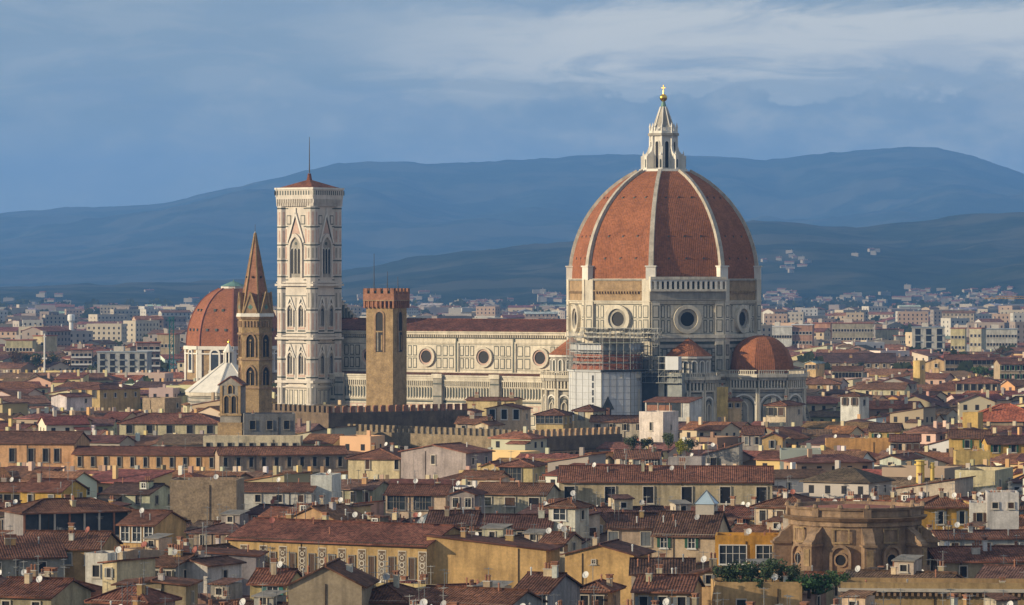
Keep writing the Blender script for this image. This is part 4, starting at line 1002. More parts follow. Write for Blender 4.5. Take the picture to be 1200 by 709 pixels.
def ant_mesh(v):
    def f():
        m = MB(); h = (2.6, 3.6)[v]; m.obox((0, 0, -.5), (0, 0, h), .07, .07, 'steel')
        for k in range(5): m.obox((-.45+.04*k, -.3*k+.5, h-.2), (.45-.04*k, -.3*k+.5, h-.2), .04, .04, 'steel')
        m.obox((0, .7, h-.2), (0, -.8, h-.2), .04, .04, 'steel')
        if v: m.obox((-.6, 0, h-1.1), (.6, 0, h-1.1), .04, .04, 'steel'); m.obox((-.4, .3, h-1.3), (.4, -.3, h-1.3), .04, .04, 'steel')
        return m.mesh('antenna')
    return cached(('a', v), f)

def wall_geo(mb, w, d, h, rt, rise, m='wall'):
    """walls of a house in its own frame: front along x at y=0, body behind"""
    f, b = 0.0, d
    def q(*p): mb.face(p, m)
    if rt == 'side':
        q((0, f, 0), (w, f, 0), (w, f, h), (0, f, h)); q((w, b, 0), (0, b, 0), (0, b, h), (w, b, h))
        for x in (0, w): q((x, f, 0), (x, b, 0), (x, b, h), (x, (f+b)/2, h+rise), (x, f, h))
    elif rt == 'gable':
        for y in (f, b): q((0, y, 0), (w, y, 0), (w, y, h), (w/2, y, h+rise), (0, y, h))
        for x in (0, w): q((x, f, 0), (x, b, 0), (x, b, h), (x, f, h))
    elif rt == 'shedback':
        q((0, f, 0), (w, f, 0), (w, f, h), (0, f, h)); q((w, b, 0), (0, b, 0), (0, b, h+rise), (w, b, h+rise))
        for x in (0, w): q((x, f, 0), (x, b, 0), (x, b, h+rise), (x, f, h))
    elif rt in ('shedleft', 'shedright'):
        hl, hr = (h+rise, h) if rt == 'shedright' else (h, h+rise)
        for y in (f, b): q((0, y, 0), (w, y, 0), (w, y, hr), (0, y, hl))
        q((0, f, 0), (0, b, 0), (0, b, hl), (0, f, hl)); q((w, f, 0), (w, b, 0), (w, b, hr), (w, f, hr))
    else:
        hh = h+(.9 if rt == 'flat' else 0)
        q((0, f, 0), (w, f, 0), (w, f, hh), (0, f, hh)); q((w, b, 0), (0, b, 0), (0, b, hh), (w, b, hh)); q((0, f, 0), (0, b, 0), (0, b, hh), (0, f, hh)); q((w, f, 0), (w, b, 0), (w, b, hh), (w, f, hh))
        if rt == 'flat':
            t = .3
            for y0_, y1_, x0_, x1_ in ((0, t, 0, w), (d-t, d, 0, w), (t, d-t, 0, t), (t, d-t, w-t, w)):
                q((x0_, y0_, hh+.002), (x1_, y0_, hh+.002), (x1_, y1_, hh+.002), (x0_, y1_, hh+.002))
            for P in (((t, t, h), (w-t, t, h), (w-t, t, hh), (t, t, hh)), ((t, d-t, h), (w-t, d-t, h), (w-t, d-t, hh), (t, d-t, hh)), ((t, t, h), (t, d-t, h), (t, d-t, hh), (t, t, hh)), ((w-t, t, h), (w-t, d-t, h), (w-t, d-t, hh), (w-t, t, hh))): q(*P)
def roof_geo(mb, w, d, h, rt, rise, m='roof', ov=.65, t=.22, cap=True, eave='wall'):
    if rt == 'flat':
        mb.face([(.3, .3, h+.05), (w-.3, .3, h+.05), (w-.3, d-.3, h+.05), (.3, d-.3, h+.05)], 'terrace_red' if m == 'roof' else m); return
    S = []; s = rise/(d/2) if rt in ('side', 'hip') else (rise/(w/2) if rt == 'gable' else (rise/d if rt == 'shedback' else rise/w)); so_ = .4
    if rt == 'side':
        S = [[(-so_, -ov, h-ov*s), (w+so_, -ov, h-ov*s), (w+so_, d/2, h+rise), (-so_, d/2, h+rise)], [(w+so_, d+ov, h-ov*s), (-so_, d+ov, h-ov*s), (-so_, d/2, h+rise), (w+so_, d/2, h+rise)]]
        R_ = [((-so_, d/2, h+rise), (w+so_, d/2, h+rise))]
    elif rt == 'gable':
        S = [[(-ov, d+so_, h-ov*s), (-ov, -so_, h-ov*s), (w/2, -so_, h+rise), (w/2, d+so_, h+rise)], [(w+ov, -so_, h-ov*s), (w+ov, d+so_, h-ov*s), (w/2, d+so_, h+rise), (w/2, -so_, h+rise)]]
        R_ = [((w/2, -so_, h+rise), (w/2, d+so_, h+rise))]
    elif rt == 'shedback': S = [[(-so_, -ov, h-ov*s), (w+so_, -ov, h-ov*s), (w+so_, d+so_, h+rise+so_*s), (-so_, d+so_, h+rise+so_*s)]]; R_ = []
    elif rt == 'shedright': S = [[(w+ov, -so_, h-ov*s), (w+ov, d+so_, h-ov*s), (-so_, d+so_, h+rise+so_*s), (-so_, -so_, h+rise+so_*s)]]; R_ = []
    elif rt == 'shedleft': S = [[(-ov, d+so_, h-ov*s), (-ov, -so_, h-ov*s), (w+so_, -so_, h+rise+so_*s), (w+so_, d+so_, h+rise+so_*s)]]; R_ = []
    elif rt == 'hip':
        k = min(w, d)/2; s = rise/k; z = h-ov*s
        a, b, c, e = (-ov, -ov, z), (w+ov, -ov, z), (w+ov, d+ov, z), (-ov, d+ov, z)
        if w >= d: p, q = (k, d/2, h+rise), (w-k, d/2, h+rise)
        else: p, q = (w/2, k, h+rise), (w/2, d-k, h+rise)
        S = [[a, b, q, p], [b, c, q], [c, e, p, q], [e, a, p]] if w >= d else [[a, b, p], [b, c, q, p], [c, e, q], [e, a, p, q]]
        R_ = [(p, q), (a, p), (b, q), (c, q), (e, p)] if w >= d else [(p, q), (a, p), (b, p), (c, q), (e, q)]
    for P in S:
        V = [Vector(x) for x in P]; e = (V[1]-V[0]).normalized(); nn = e.cross(V[2]-V[0]).normalized(); g = nn.cross(e)
        if g.z < 0: g = -g
        uv = [((x-V[0]).dot(e), (x-V[0]).dot(g)) for x in V]
        mb.face(V, m, uv); mb.face([x-Z3*t for x in V], 'bark' if m == 'roof' else m)
        for i in range(len(V)):
            j = (i+1) % len(V); mb.face([V[i]-Z3*t, V[j]-Z3*t, V[j], V[i]], m, [(0, 0), (1, 0), (1, .2), (0, .2)])
    if cap:
        for a, b in R_:
            if (Vector(a)-Vector(b)).length > .5: mb.obox(Vector(a)+Z3*.06, Vector(b)+Z3*.06, .42, .2, m)

WALLC = {'cream': (.66, .55, .37), 'pale yellow': (.68, .50, .26), 'ochre': (.54, .35, .16), 'white': (.70, .67, .60), 'grey': (.36, .34, .315), 'tan': (.42, .33, .22), 'orange': (.62, .39, .19), 'golden': (.64, .42, .18), 'brown': (.27, .20, .14), 'beige': (.55, .48, .37), 'pink': (.54, .37, .29)}
ROOFC = [(c[0]*.82, c[1]*.83, c[2]*.82) for c in [(.235, .105, .066), (.185, .085, .056), (.28, .13, .078), (.16, .078, .055), (.215, .115, .08), (.13, .07, .052), (.32, .125, .07), (.25, .14, .10), (.17, .105, .08), (.33, .15, .085)]]
SHC = {'green': (.035, .12, .07), 'brown': (.09, .05, .03), 'grey': (.22, .24, .25), 'dark': (.03, .035, .03), 'teal': (.05, .22, .20), 'white': (.6, .6, .57)}
HOUSES = []          # for labels: record of every house built
def jit(c, a=.06): return tuple(max(0, x*(1+random.uniform(-a, a))) for x in c)
def place(xL, py, h, psi, xR=None, w=None, side='L'):
    """corner of a house from the picture: a column, the row of its eave and the height it stands"""
    Y = (CH-h)*F/(py-HZ); ps = R(psi)
    kL = (xL-600)/F; O = Vector((kL*Y, Y))
    if w is None:
        kR = (xR-600)/F; w = (kR*O.y-O.x)/(math.cos(ps)-kR*math.sin(ps))
    return O, w, ps
def shade_house(name, lab, cat, O, w, ps, h, d, rt, rise, wc, rc, wins=None, sh=None, nch=1, dish=0, ant=0, group=None, side=True, shut=None, wall='wall', floors=1, dz=.9, ww=1.1, wh=1.7, wst='fv', sp=3.4, rough_roof=True, yb=None, swins=None, eave=True, extras=False):
    root = empty(name, (O.x, O.y, 0), ps, lab, cat, group)
    mb = MB(); wall_geo(mb, w, d, h, rt, rise, wall)
    if eave and rt in ('side', 'hip'): mb.plate(S0, 0, w, h-.35, h-.05, 0, .18, 'frame' if wall == 'wall' else wall)
    for x in ([random.uniform(.2, .8)*w] if w > 9 else []): mb.plate(S0, x, x+.12, 0, h, 0, .12, 'bark')
    mb.build('wall', root, color=wc)
    rb = MB(); roof_geo(rb, w, d, h, rt, rise); ro = rb.build('roof', root, color=rc)
    def roofz(x, y):
        if rt == 'side': return h+rise*(1-abs(y-d/2)/(d/2))
        if rt == 'gable': return h+rise*(1-abs(x-w/2)/(w/2))
        if rt == 'hip': k = min(w, d)/2; return h+rise*min(1, min(x, w-x, y, d-y)/k)
        if rt == 'shedback': return h+rise*y/d
        if rt == 'shedright': return h+rise*(1-x/w)
        if rt == 'shedleft': return h+rise*x/w
        return h
    def addwin(x, y, z, rz, ww_, wh_, st, sc, op):
        o = link('window', win_mesh(ww_, wh_, st), root, (x, y, z), rz)
        if sc is not None:
            for sd in (-1, 1): link('shutter', shut_mesh(ww_, wh_, op, sd), o, (0, 0, 0), 0, sc)
    if wins is None: wins = max(1, int(w/sp))
    if wins != 0:
        for fl in range(floors):
            z = h-dz-wh-fl*3.5
            if isinstance(wins, int): xs = [(k+.5)*w/wins for k in range(wins)]
            else: xs = [q*w for q in wins]
            for x in xs:
                s = shut if shut else random.choice([None, None, 'brown', 'grey', 'dark'])
                if isinstance(s, str) and s != 'none': addwin(x, 0, z, 0, ww, wh, wst, SHC[s], (shut is not None and ww < 1.6) or random.random() < .35)
                else: addwin(x, 0, z, 0, ww, wh, wst, None, False)
    if side and d > 4:
        rx, ang = (w, R(90)) if ps < R(2) else (0, R(-90)); n = (max(1, int(d/5.0)) if swins is None else swins)
        for k in range(n):
            if swins is None and random.random() < .35: continue
            addwin(rx, (k+.5)*d/n, h-dz-wh, ang, min(ww, 1.1), min(wh, 1.5), wst if ww < 1.6 else 'fv', None, False)
    for _ in range(nch):
        x = random.uniform(.12, .88)*w; y = random.uniform(.2, .8)*d; v = random.randrange(4)
        link('chimney', chim_mesh(v), ro, (x, y, roofz(x, y)), random.choice((0, R(90))), jit(random.choice([WALLC['cream'], WALLC['beige'], WALLC['tan'], WALLC['white'], WALLC['ochre']])))
    if extras:
        rn = random.random
        if rn() < .32 and w > 9 and rt in ('side', 'hip', 'shedback'):        # dormer
            x = w*random.uniform(.25, .7); y = d*.18; z = roofz(x, y); q = MB(); q.box(x, x+1.9, y, y+2.4, z-.5, z+1.5, 'wall'); dm = q.build('dormer', ro, color=jit(wc)); q = MB(); q.plate(Fr((x-.15, y-.2, 0), (0, -1, 0)), 0, 2.2, z+1.5, z+1.72, -2.8, 0, 'roof', True); q.build('dormer_roof', ro, color=rc); link('window', win_mesh(.9, .9, 'w'), ro, (x+.95, y, z+.35))
        elif rn() < .3 and w > 8:                                             # roof room
            a, b_, c_ = random.uniform(2.4, 4), random.uniform(2.4, 3.6), random.uniform(1.6, 2.6); x = w*random.uniform(.15, .55); y = d*.38; z = h+rise*.5; q = MB(); q.box(x, x+a, y, y+b_, z-1, z+c_, 'wall'); q.build('roof_room', ro, color=jit(WALLC[random.choice(('white', 'cream', 'beige', 'grey'))])); q = MB(); t_ = random.choice(('roof', 'stone_grey')); q.face([(x-.3, y-.3, z+c_+.02), (x+a+.3, y-.3, z+c_+.02), (x+a+.3, y+b_+.3, z+c_+.6), (x-.3, y+b_+.3, z+c_+.6)], t_, [(0, 0), (a, 0), (a, b_), (0, b_)]); q.plate(Fr((x-.3, y-.3, 0), (0, -1, 0)), 0, a+.6, z+c_-.15, z+c_+.02, 0, .05, t_); q.build('room_roof', ro, color=rc); link('window', win_mesh(1.0, .9, 'fv'), ro, (x+a*.5, y, z+c_*.35))
        if rn() < .22 and rt in ('side', 'shedback'):
            s_ = rise/(d/2) if rt == 'side' else rise/d; x = w*random.uniform(.15, .8); y = d*.15; q = MB(); zz = lambda yy: h+s_*yy+.08; q.face([(x, y, zz(y)), (x+1.1, y, zz(y)), (x+1.1, y+1.3, zz(y+1.3)), (x, y+1.3, zz(y+1.3))], 'skylight'); q.build('skylight', ro)
        if rn() < .42 and w > 8:                                              # lower annex on the front
            a, b_, hh = w*random.uniform(.3, .55), random.uniform(2.5, 4.5), h-random.uniform(1.6, 4.0); x = random.choice((0, w-a)); c2 = jit(WALLC[random.choice(('white', 'cream', 'beige', 'grey', 'tan', 'ochre'))]); q = MB(); q.box(x, x+a, -b_, -.02, 0, hh, 'wall'); an = q.build('annex', root, color=c2); q = MB()
            A = [(x-.35, -b_-.5, hh-.1), (x+a+.35, -b_-.5, hh-.1), (x+a+.35, -.03, hh+b_*.3), (x-.35, -.03, hh+b_*.3)]; q.face(A, 'roof', [(0, 0), (a, 0), (a, b_), (0, b_)]); q.face([(p[0], p[1], p[2]-.2) for p in A], 'bark')
            for i_ in range(3): p0, p1 = ((A[3], A[0]), (A[0], A[1]), (A[1], A[2]))[i_]; q.face([p0, p1, (p1[0], p1[1], p1[2]-.2), (p0[0], p0[1], p0[2]-.2)], 'roof')
            q.face([(x, -.03, hh), (x, -b_, hh), (x, -.03, hh+b_*.28)], 'wall'); q.face([(x+a, -.03, hh), (x+a, -b_, hh), (x+a, -.03, hh+b_*.28)], 'wall'); q.build('annex_roof', an, color=jit(rc, .15)); link('window', win_mesh(.9, 1.2, 'fv'), an, (x+a*.5, -b_, hh-2.1))
    if O.y < 1000:
        ant += random.choice((0, 1, 1, 2)); dish += random.choice((0, 0, 1))
        for _ in range(random.choice((1, 2, 3))):
            x = random.uniform(.08, .92)*w; y = random.uniform(.1, .7)*d; link('vent_pipe', cached('pipe%d' % random.randrange(1), pipe_mesh), ro, (x, y, roofz(x, y)), 0, random.choice([(.7, .7, .66), (.45, .2, .12), (.35, .35, .34)]))
    for _ in range(dish):
        x = random.uniform(.1, .9)*w; y = random.uniform(0.05, .4)*d; link('satellite_dish', dish_mesh(), ro, (x, y, roofz(x, y)+.3), random.uniform(-.5, .2)-ps, random.choice([(.7, .7, .68), (.7, .7, .68), (.35, .12, .09), (.4, .4, .4)]))
    for _ in range(ant):
        x = random.uniform(.1, .9)*w; y = random.uniform(.2, .8)*d; link('antenna', ant_mesh(random.randrange(2)), ro, (x, y, roofz(x, y)), random.uniform(0, 3))
    return root, ro, roofz

def H(lab, xL, xR, py, h=15, psi=-28, d=11, rt='side', pitch=.30, wall='cream', roof=0, yb=None, name='house', cat='house', rise=None, prot=True, mat_='wall', **k):
    O, w, ps = place(xL, py, h, psi, xR)
    if rise is None: rise = pitch*{'side': d/2, 'gable': w/2, 'hip': min(w, d)/2, 'shedback': d, 'flat': 0}.get(rt, w)
    wc = jit(WALLC[wall]) if isinstance(wall, str) else wall; rc = jit(ROOFC[roof] if isinstance(roof, int) else roof)
    r = shade_house(name, lab, cat, O, w, ps, h, d, rt, rise, wc, rc, wall=mat_, **k)
    u = Vector((math.cos(ps), math.sin(ps))); b = Vector((-math.sin(ps), math.cos(ps)))
    for e in occ_cells(O, u, b, w, d): OCC.add(e)
    C4 = [O, O+u*w, O+b*d, O+u*w+b*d]; xs = [proj((p.x, p.y, h))[0] for p in C4]
    protect(min(xs), max(xs), (yb if yb else py+14), min(p.y for p in C4))
    HOUSES.append((proj((O.x, O.y, h)), w, lab))
    return r+(w, O, ps)
HH = []
def hand():
    # ---- lower left
    r, ro, rz, w, O, ps = H('long grey house with a deep open loggia and wide red hipped roof, far left', 27, 152, 600, 16, 24, 11, 'hip', .34, 'grey', 0, yb=640, wins=0, side=False, nch=2, dish=0)
    m = MB(); m.plate(S0, .2, w-.2, 11.6, 15.6, 0, .04, 'netting'); n = 7  # flat dark plate painted as the shaded depth of the loggia
    for k in range(n+1): m.plate(S0, .1+k*(w-.5)/n, .4+k*(w-.5)/n, 11.5, 15.7, .04, .35, 'frame' if k % 3 else 'brick_red')
    m.plate(S0, 0, w, 11.2, 11.6, 0, .3, 'frame'); m.build('loggia', r); l = MB(); l.plate(S0, 0, w, 5, 11.2, .0, .06, 'frame'); l.build('parapet_wall', r)
    r, *_ = H('small ochre house with three tall blue grey windows under a red roof', 140, 181, 613, 15, -22, 12, 'side', .32, 'golden', 0, yb=638, wins=3, ww=1.5, wh=2.5, dz=.5, wst='w', shut='none', nch=0, swins=0)
    H('bare grey house below the loggia house, cut by the left edge', -30, 76, 653, 14, 14, 10, 'shedback', .25, 'grey', 1, yb=676, wins=2, shut='none', nch=2)
    H('broad low brick red roof sweeping behind the tan turret house', 20, 116, 641, 15, -8, 14, 'side', .30, 'ochre', 0, yb=650, wins=4, nch=2, ant=1)
    H('tan turret house with one shuttered window and a small red roof', 120, 137, 658, 16.5, -38, 8, 'shedleft', .12, 'cream', 0, yb=684, wins=1, ww=.8, wh=1.3, shut='grey', nch=1, swins=0)
    H('flat white terrace block with a panel on its parapet', 100, 126, 655, 15, -20, 6, 'flat', 0, 'white', 0, yb=668, wins=1, side=False, nch=1)
    H('wide tan house with a dark balcony window at the bottom left', 136, 218, 684, 15, -6, 9, 'gable', .10, 'tan', 0, yb=709, wins=[.55], ww=1.5, wh=2.1, dz=.8, nch=1)
    H('pale house with a pyramid of red tiles at the bottom left', 107, 172, 702, 16, -22, 8, 'hip', .45, 'beige', 0, yb=712, wins=2, ww=.8, wh=1.0, nch=1)
    H('grey house with a dark bay window, climbed by red ivy', 176, 206, 661, 15, -26, 10, 'side', .25, 'grey', 1, yb=690, wins=2, ww=.9, wh=1.5, shut='dark', nch=2)
    H('white house with a plain sunlit gable and dark red tiles', 206, 243, 660, 15, -30, 9, 'gable', .22, 'white', 1, yb=697, wins=0, side=True, nch=1, ant=1)
    H('low dark red roof with a row of cream chimneys, bottom left corner', -10, 60, 696, 15, -20, 12, 'side', .3, 'tan', 1, yb=709, wins=2, nch=4, dish=1)
    # ---- lower middle left
    H('square block of rough brown brick without any windows', 199, 277, 568, 18, -4, 11, 'flat', 0, 'tan', 0, yb=609, wins=0, side=False, nch=0, mat_='brick_wall', ant=1)
    H('long white house under red tiles beside the rough brick block', 240, 365, 574, 15, -8, 10, 'side', .24, 'white', 0, yb=590, wins=5, ww=1.1, wh=1.4, nch=1, ant=1, dish=1)
    H('tall blank pale wall rising next to the long white house', 364, 389, 562, 17, -8, 10, 'flat', 0, 'white', 0, yb=585, wins=0, side=False, nch=0)
    r, ro, rz, w, O, ps = H('long palace with ornate painted panels between its windows', 268, 500, 629, 16, -31, 15, 'side', .34, 'ochre', 0, yb=672, wins=0, side=False, nch=2, dish=1, ant=2, name='painted_palace', cat='palace')
    n = 10
    for k in range(n):
        xw = (k+.30)*w/n; o = link('window', win_mesh(1.0, 3.2, 'sv'), r, (xw, 0, 10.6), 0); [link('shutter', shut_mesh(1.0, 3.2, False, sd), o, (0, 0, 0), 0, SHC['brown']) for sd in (-1, 1)]
        xp = (k+.80)*w/n
        m = MB(); f = S0; m.plate(f, xp-.75, xp+.75, 9.6, 14.9, 0, .06, 'frame'); m.plate(f, xp-.62, xp+.62, 10.3, 14.75, .06, .09, 'stone_dark')
        for z, rr in ((10.6, .32), (11.6, .42), (12.7, .5), (13.8, .36)):
            m.band(f, circ(xp, z, rr, 10), circ(xp, z, rr*.6, 10), .09, .13, 'frame', True)
            for sg in (-1, 1): m.band(f, circ(xp+sg*.42, z+.5, .16, 7), circ(xp+sg*.42, z+.5, .07, 7), .09, .12, 'frame', True)
        m.build('painted_panel', r)
    m = MB(); m.plate(S0, 0, w, 7.9, 8.3, 0, .3, 'frame'); m.plate(S0, 0, w, 15.4, 16, 0, .35, 'bark'); m.build('cornice', r)
    H('grey plaster house with one square window left of the green shuttered house', 196, 300, 650, 15, -4, 10, 'shedright', .06, 'grey', 0, yb=690, wins=[.6], ww=1.2, wh=1.4, shut='dark', nch=1)
    r, *_ = H('small yellow house with open green shutters in front of the painted palace', 293, 336, 682, 15, -12, 9, 'side', .34, 'pale yellow', 0, yb=704, wins=[.62], ww=1.5, wh=1.7, wst='w', shut='teal', dz=.6, nch=1, side=False, ant=1)
    H('big blank tan gable wall in front of the painted palace', 338, 424, 684, 17.5, -6, 12, 'gable', .50, 'tan', 1, yb=709, wins=0, side=False, nch=1)
    H('tan house with a dark overhanging roof and grey shutters, bottom centre left', 408, 478, 702, 15, -16, 11, 'hip', .42, 'tan', 1, yb=712, wins=4, ww=.9, shut='grey', nch=1)
    # ---- lower middle
    H('high plain mustard yellow wall stepping down to the right', 500, 640, 641, 15.5, -14, 9, 'shedright', .10, 'golden', 1, yb=684, wins=0, side=False, nch=2)
    H('cream house with coarse striped tiles behind the mustard wall', 553, 645, 617, 15, -6, 11, 'side', .32, 'cream', 3, yb=628, wins=4, ww=1.2, wh=1.3, shut='grey', nch=2)
    H('low cream house with striped tiles beside the round lead roof', 500, 556, 613, 15.5, -6, 12, 'side', .3, 'cream', 3, yb=622, wins=3, nch=2)
    H('narrow white tower house with a paired window and tiny hipped roof', 643, 674, 592, 18.5, -26, 5.5, 'hip', .42, 'white', 0, yb=630, wins=[.42], ww=2.2, wh=1.8, dz=.6, wst='w', shut='none', nch=0, swins=1, name='tower_house')
    H('yellow gabled house with one small square hole, right of the mustard wall', 662, 743, 648, 15, -16, 11, 'gable', .26, 'golden', 1, yb=709, wins=[.42], ww=.5, wh=.5, dz=1.0, wst='f', shut='none', nch=1, swins=0)
    H('cream dormer house with dark glazing between the two yellow walls', 634, 662, 634, 15.5, -20, 8, 'side', .3, 'cream', 0, yb=672, wins=2, ww=1.5, wh=1.2, dz=.4, nch=2, dish=2)
    H('sloping red roof with a grey gable along the bottom edge', 482, 596, 703, 15, -30, 9, 'side', .34, 'grey', 0, yb=709, wins=0, nch=1, ant=1)
    H('dark green windowed house with a blank grey side wall, bottom centre', 602, 642, 692, 15.5, -20, 13, 'side', .3, 'grey', 1, yb=712, wins=2, ww=2.0, wh=2.3, dz=.3, wst='w', nch=2, swins=0, shut='none')
    H('small house with a low red hipped roof beneath the yellow gable', 676, 712, 690, 14.5, -14, 8, 'hip', .4, 'beige', 0, yb=712, wins=2, nch=1)
    H('white house with one wide glazed bay beside dark tiles', 452, 522, 578, 15.5, -10, 10, 'side', .3, 'cream', 1, yb=605, wins=[.18, .62], ww=3.4, wh=2.6, dz=.5, wst='s', shut='none', nch=1, dish=1)
    H('grey twin gabled house right of the wide glazed bay', 527, 556, 578, 16, -12, 9, 'gable', .3, 'grey', 1, yb=596, wins=2, nch=0)
    H('squat beige house with dark recessed terrace under red tiles', 556, 640, 577, 15, -14, 11, 'side', .3, 'beige', 0, yb=592, wins=3, ww=2.0, wh=1.6, nch=2)
    # ---- long palazzo
    r, ro, rz, w, O, ps = H('very long cream palace with a line of dark shuttered windows under an even red roof', 655, 905, 563, 17, -3, 15, 'side', .34, (.50, .42, .27), 0, yb=592, wins=[.05, .24, .42, .60, .78, .95], ww=2.0, wh=3.2, dz=1.2, shut='none', nch=6, ant=2, dish=2, name='long_palace', cat='palace')
    # ---- lower right
    H('cream house with grey open shutters and a coarse striped roof', 712, 768, 617, 15, -5, 11, 'side', .36, 'cream', 3, yb=648, wins=[.12, .80], ww=1.6, wh=2.3, dz=.9, shut='grey', nch=1, swins=0)
    r, ro, rz, w, O, ps = H('cream house with open green shutters and grey side gable, glass lantern on its roof', 766, 838, 625, 15, -14, 12, 'side', .55, 'cream', 3, yb=655, wins=[.17, .62], ww=1.1, wh=1.6, dz=.7, wst='w', shut='green', nch=1, swins=0)
    g = MB(); g.box(w*.58, w*.88, 5.2, 8.4, 16, 19.6, 'frame'); 
    A = [(w*.56, 5), (w*.9, 5), (w*.9, 8.6), (w*.56, 8.6)]
    for i in range(4): j = (i+1) % 4; g.face([(*A[i], 19.6), (*A[j], 19.6), (w*.73, 6.8, 21.8)], 'skylight')
    for i in range(4): g.obox((*A[i], 19.62), (w*.73, 6.8, 21.85), .12, .12, 'steel')
    g.build('roof_lantern', ro)
    H('bright orange house with two large white framed windows and flat dark roof', 838, 918, 634, 15, -4, 8, 'flat', 0, (.66, .34, .06), 0, yb=656, wins=[.26, .80], ww=4.2, wh=2.9, dz=.7, wst='w', shut='none', nch=1, side=False)
    H('low house with dark brown striped tiles beside the yellow gable wall', 740, 812, 671, 14.5, -3, 10, 'side', .34, 'beige', 5, yb=684, wins=3, nch=1, ant=1)
    H('small yellow gabled house with a tiny grey window', 810, 856, 672, 16, -8, 7, 'gable', .22, 'pale yellow', 3, yb=685, wins=[.45], ww=.8, wh=1.2, dz=.2, shut='grey', nch=1, swins=0)
    H('apricot house with a wide flat gable and dark tiles along the bottom edge', 743, 810, 691, 15, -10, 11, 'side', .30, 'orange', 0, yb=712, wins=3, ww=1.1, wh=2.0, shut='grey', nch=2, swins=0)
    H('plain apricot wall under the planted terrace', 838, 940, 690, 14.5, 2, 7, 'flat', 0, 'orange', 0, yb=712, wins=[.3], ww=1.2, wh=1.6, dz=1.5, nch=2, side=False)
    H('house with a low pyramid roof of red tiles behind the round brown church', 884, 945, 592, 15.5, -24, 12, 'hip', .38, 'cream', 0, yb=615, wins=3, ww=1.2, wh=2.0, nch=2, dish=1)
    H('yellow house with grey blue open shutters right of the round church', 1078, 1136, 593, 15, 6, 10, 'hip', .36, (.68, .39, .08), 0, yb=620, wins=[.42, .85], ww=1.0, wh=2.3, dz=1.0, shut='grey', nch=1)
    H('white cubic house with a flat roof right of the shuttered yellow house', 1136, 1160, 595, 16, -6, 8, 'flat', 0, 'white', 0, yb=622, wins=1, nch=0)
    H('taller white cubic house with a dark upper window near the right edge', 1157, 1194, 583, 18, -4, 8, 'flat', 0, 'white', 0, yb=622, wins=2, ww=1.0, wh=1.0, nch=1)
    H('long low white house with narrow red roof near the right edge', 1100, 1215, 630, 13.5, 4, 9, 'side', .2, 'white', 0, yb=640, wins=3, ww=1.2, wh=1.2, nch=1, dish=1)
    H('broad low red roof right of the round church', 1100, 1215, 657, 13, 6, 15, 'side', .22, 'tan', 0, yb=662, wins=2, nch=3, ant=2)
    r, ro, rz, w, O, ps = H('long tan building with a bracketed cornice along the bottom right edge', 985, 1215, 690, 14.5, -5, 9, 'flat', 0, (.44, .31, .15), 0, yb=712, wins=0, side=False, nch=1, name='long_palace', cat='palace')
    m = MB(); m.plate(S0, -.3, w+.3, 14.2, 14.6, 0, .9, 'frame')
    for k in range(int(w/.8)): m.plate(S0, k*.8, k*.8+.35, 13.6, 14.2, 0, .7, 'stone_brown')
    m.build('cornice', r)
    # ---- middle left
    H('long orange house with tall narrow windows at the left edge', -14, 87, 518, 16, -8, 16, 'side', .30, 'orange', 1, yb=546, wins=[.28, .50, .67, .80], ww=1.3, wh=3.2, dz=1.6, wst='sv', shut='none', nch=1, swins=0)
    H('very long low orange house with a row of ten narrow windows', 86, 256, 531, 13.5, -10, 10, 'side', .30, 'orange', 1, yb=550, wins=11, ww=.9, wh=2.3, dz=.9, wst='sv', shut='none', nch=1, swins=0, ant=1)
    H('long shaded ochre house with a row of narrow windows, left of centre', 257, 406, 532, 14, 10, 10, 'side', .30, 'tan', 0, yb=551, wins=10, ww=.9, wh=2.3, dz=.9, wst='sv', shut='none', nch=1, ant=1, side=False)
    H('cream house under a very broad low hipped roof, centre left', 408, 468, 536, 14.5, -12, 22, 'hip', .30, 'cream', 0, yb=561, wins=[.38, .95], ww=1.0, wh=2.2, dz=.5, nch=2, dish=1)
    H('long cream house with four square windows beneath a hipped red roof', 140, 258, 495, 15, -4, 15, 'hip', .32, 'cream', 0, yb=508, wins=5, ww=1.7, wh=2.3, dz=.8, wst='sv', shut='none', nch=1)
    H('long low cream arcade with small dark arches beside the bell gable', 238, 352, 515, 16, -3, 6, 'flat', 0, 'cream', 0, yb=521, wins=9, ww=1.0, wh=1.3, dz=.9, wst='sv', shut='none', nch=0)
    H('square tan palace with one sunlit face and deep eaves', 92, 117, 455, 17, -36, 22, 'hip', .26, (.50, .37, .17), 1, yb=480, wins=2, ww=1.8, wh=2.8, dz=.4, wst='sv', nch=1, swins=4, name='palace', cat='palace')
    H('white house with dark eave left of the square tan palace', 60, 78, 464, 15, -34, 14, 'gable', .25, 'white', 0, yb=480, wins=0, nch=1)
    H('small rough stone house right of the square tan palace', 167, 193, 469, 15, -30, 10, 'flat', 0, 'tan', 0, yb=482, wins=0, mat_='brick_wall', nch=0)
    H('yellow house with an arched loggia at the left edge', -6, 24, 574, 15, -6, 8, 'side', .3, (.66, .42, .11), 0, yb=586, wins=3, ww=1.4, wh=2.0, wst='sv', shut='none', nch=1)
    H('bright yellow house with a balcony and sagging red roof, left edge', 24, 72, 574, 15.5, -18, 12, 'side', .32, (.66, .42, .10), 0, yb=588, wins=2, ww=1.0, wh=1.5, nch=1)
    H('big plain grey wall with one slit window below the crenellated palace', 470, 546, 528, 17, -30, 12, 'gable', .18, 'grey', 2, yb=548, wins=[.5], ww=1.0, wh=2.0, nch=0)
    H('dark shaded terrace building at the foot of the spired tower', 286, 346, 489, 21, 6, 10, 'flat', 0, (.20, .20, .20), 0, yb=508, wins=3, ww=1.4, wh=2.2, wst='sv', shut='none', nch=1, ant=1)
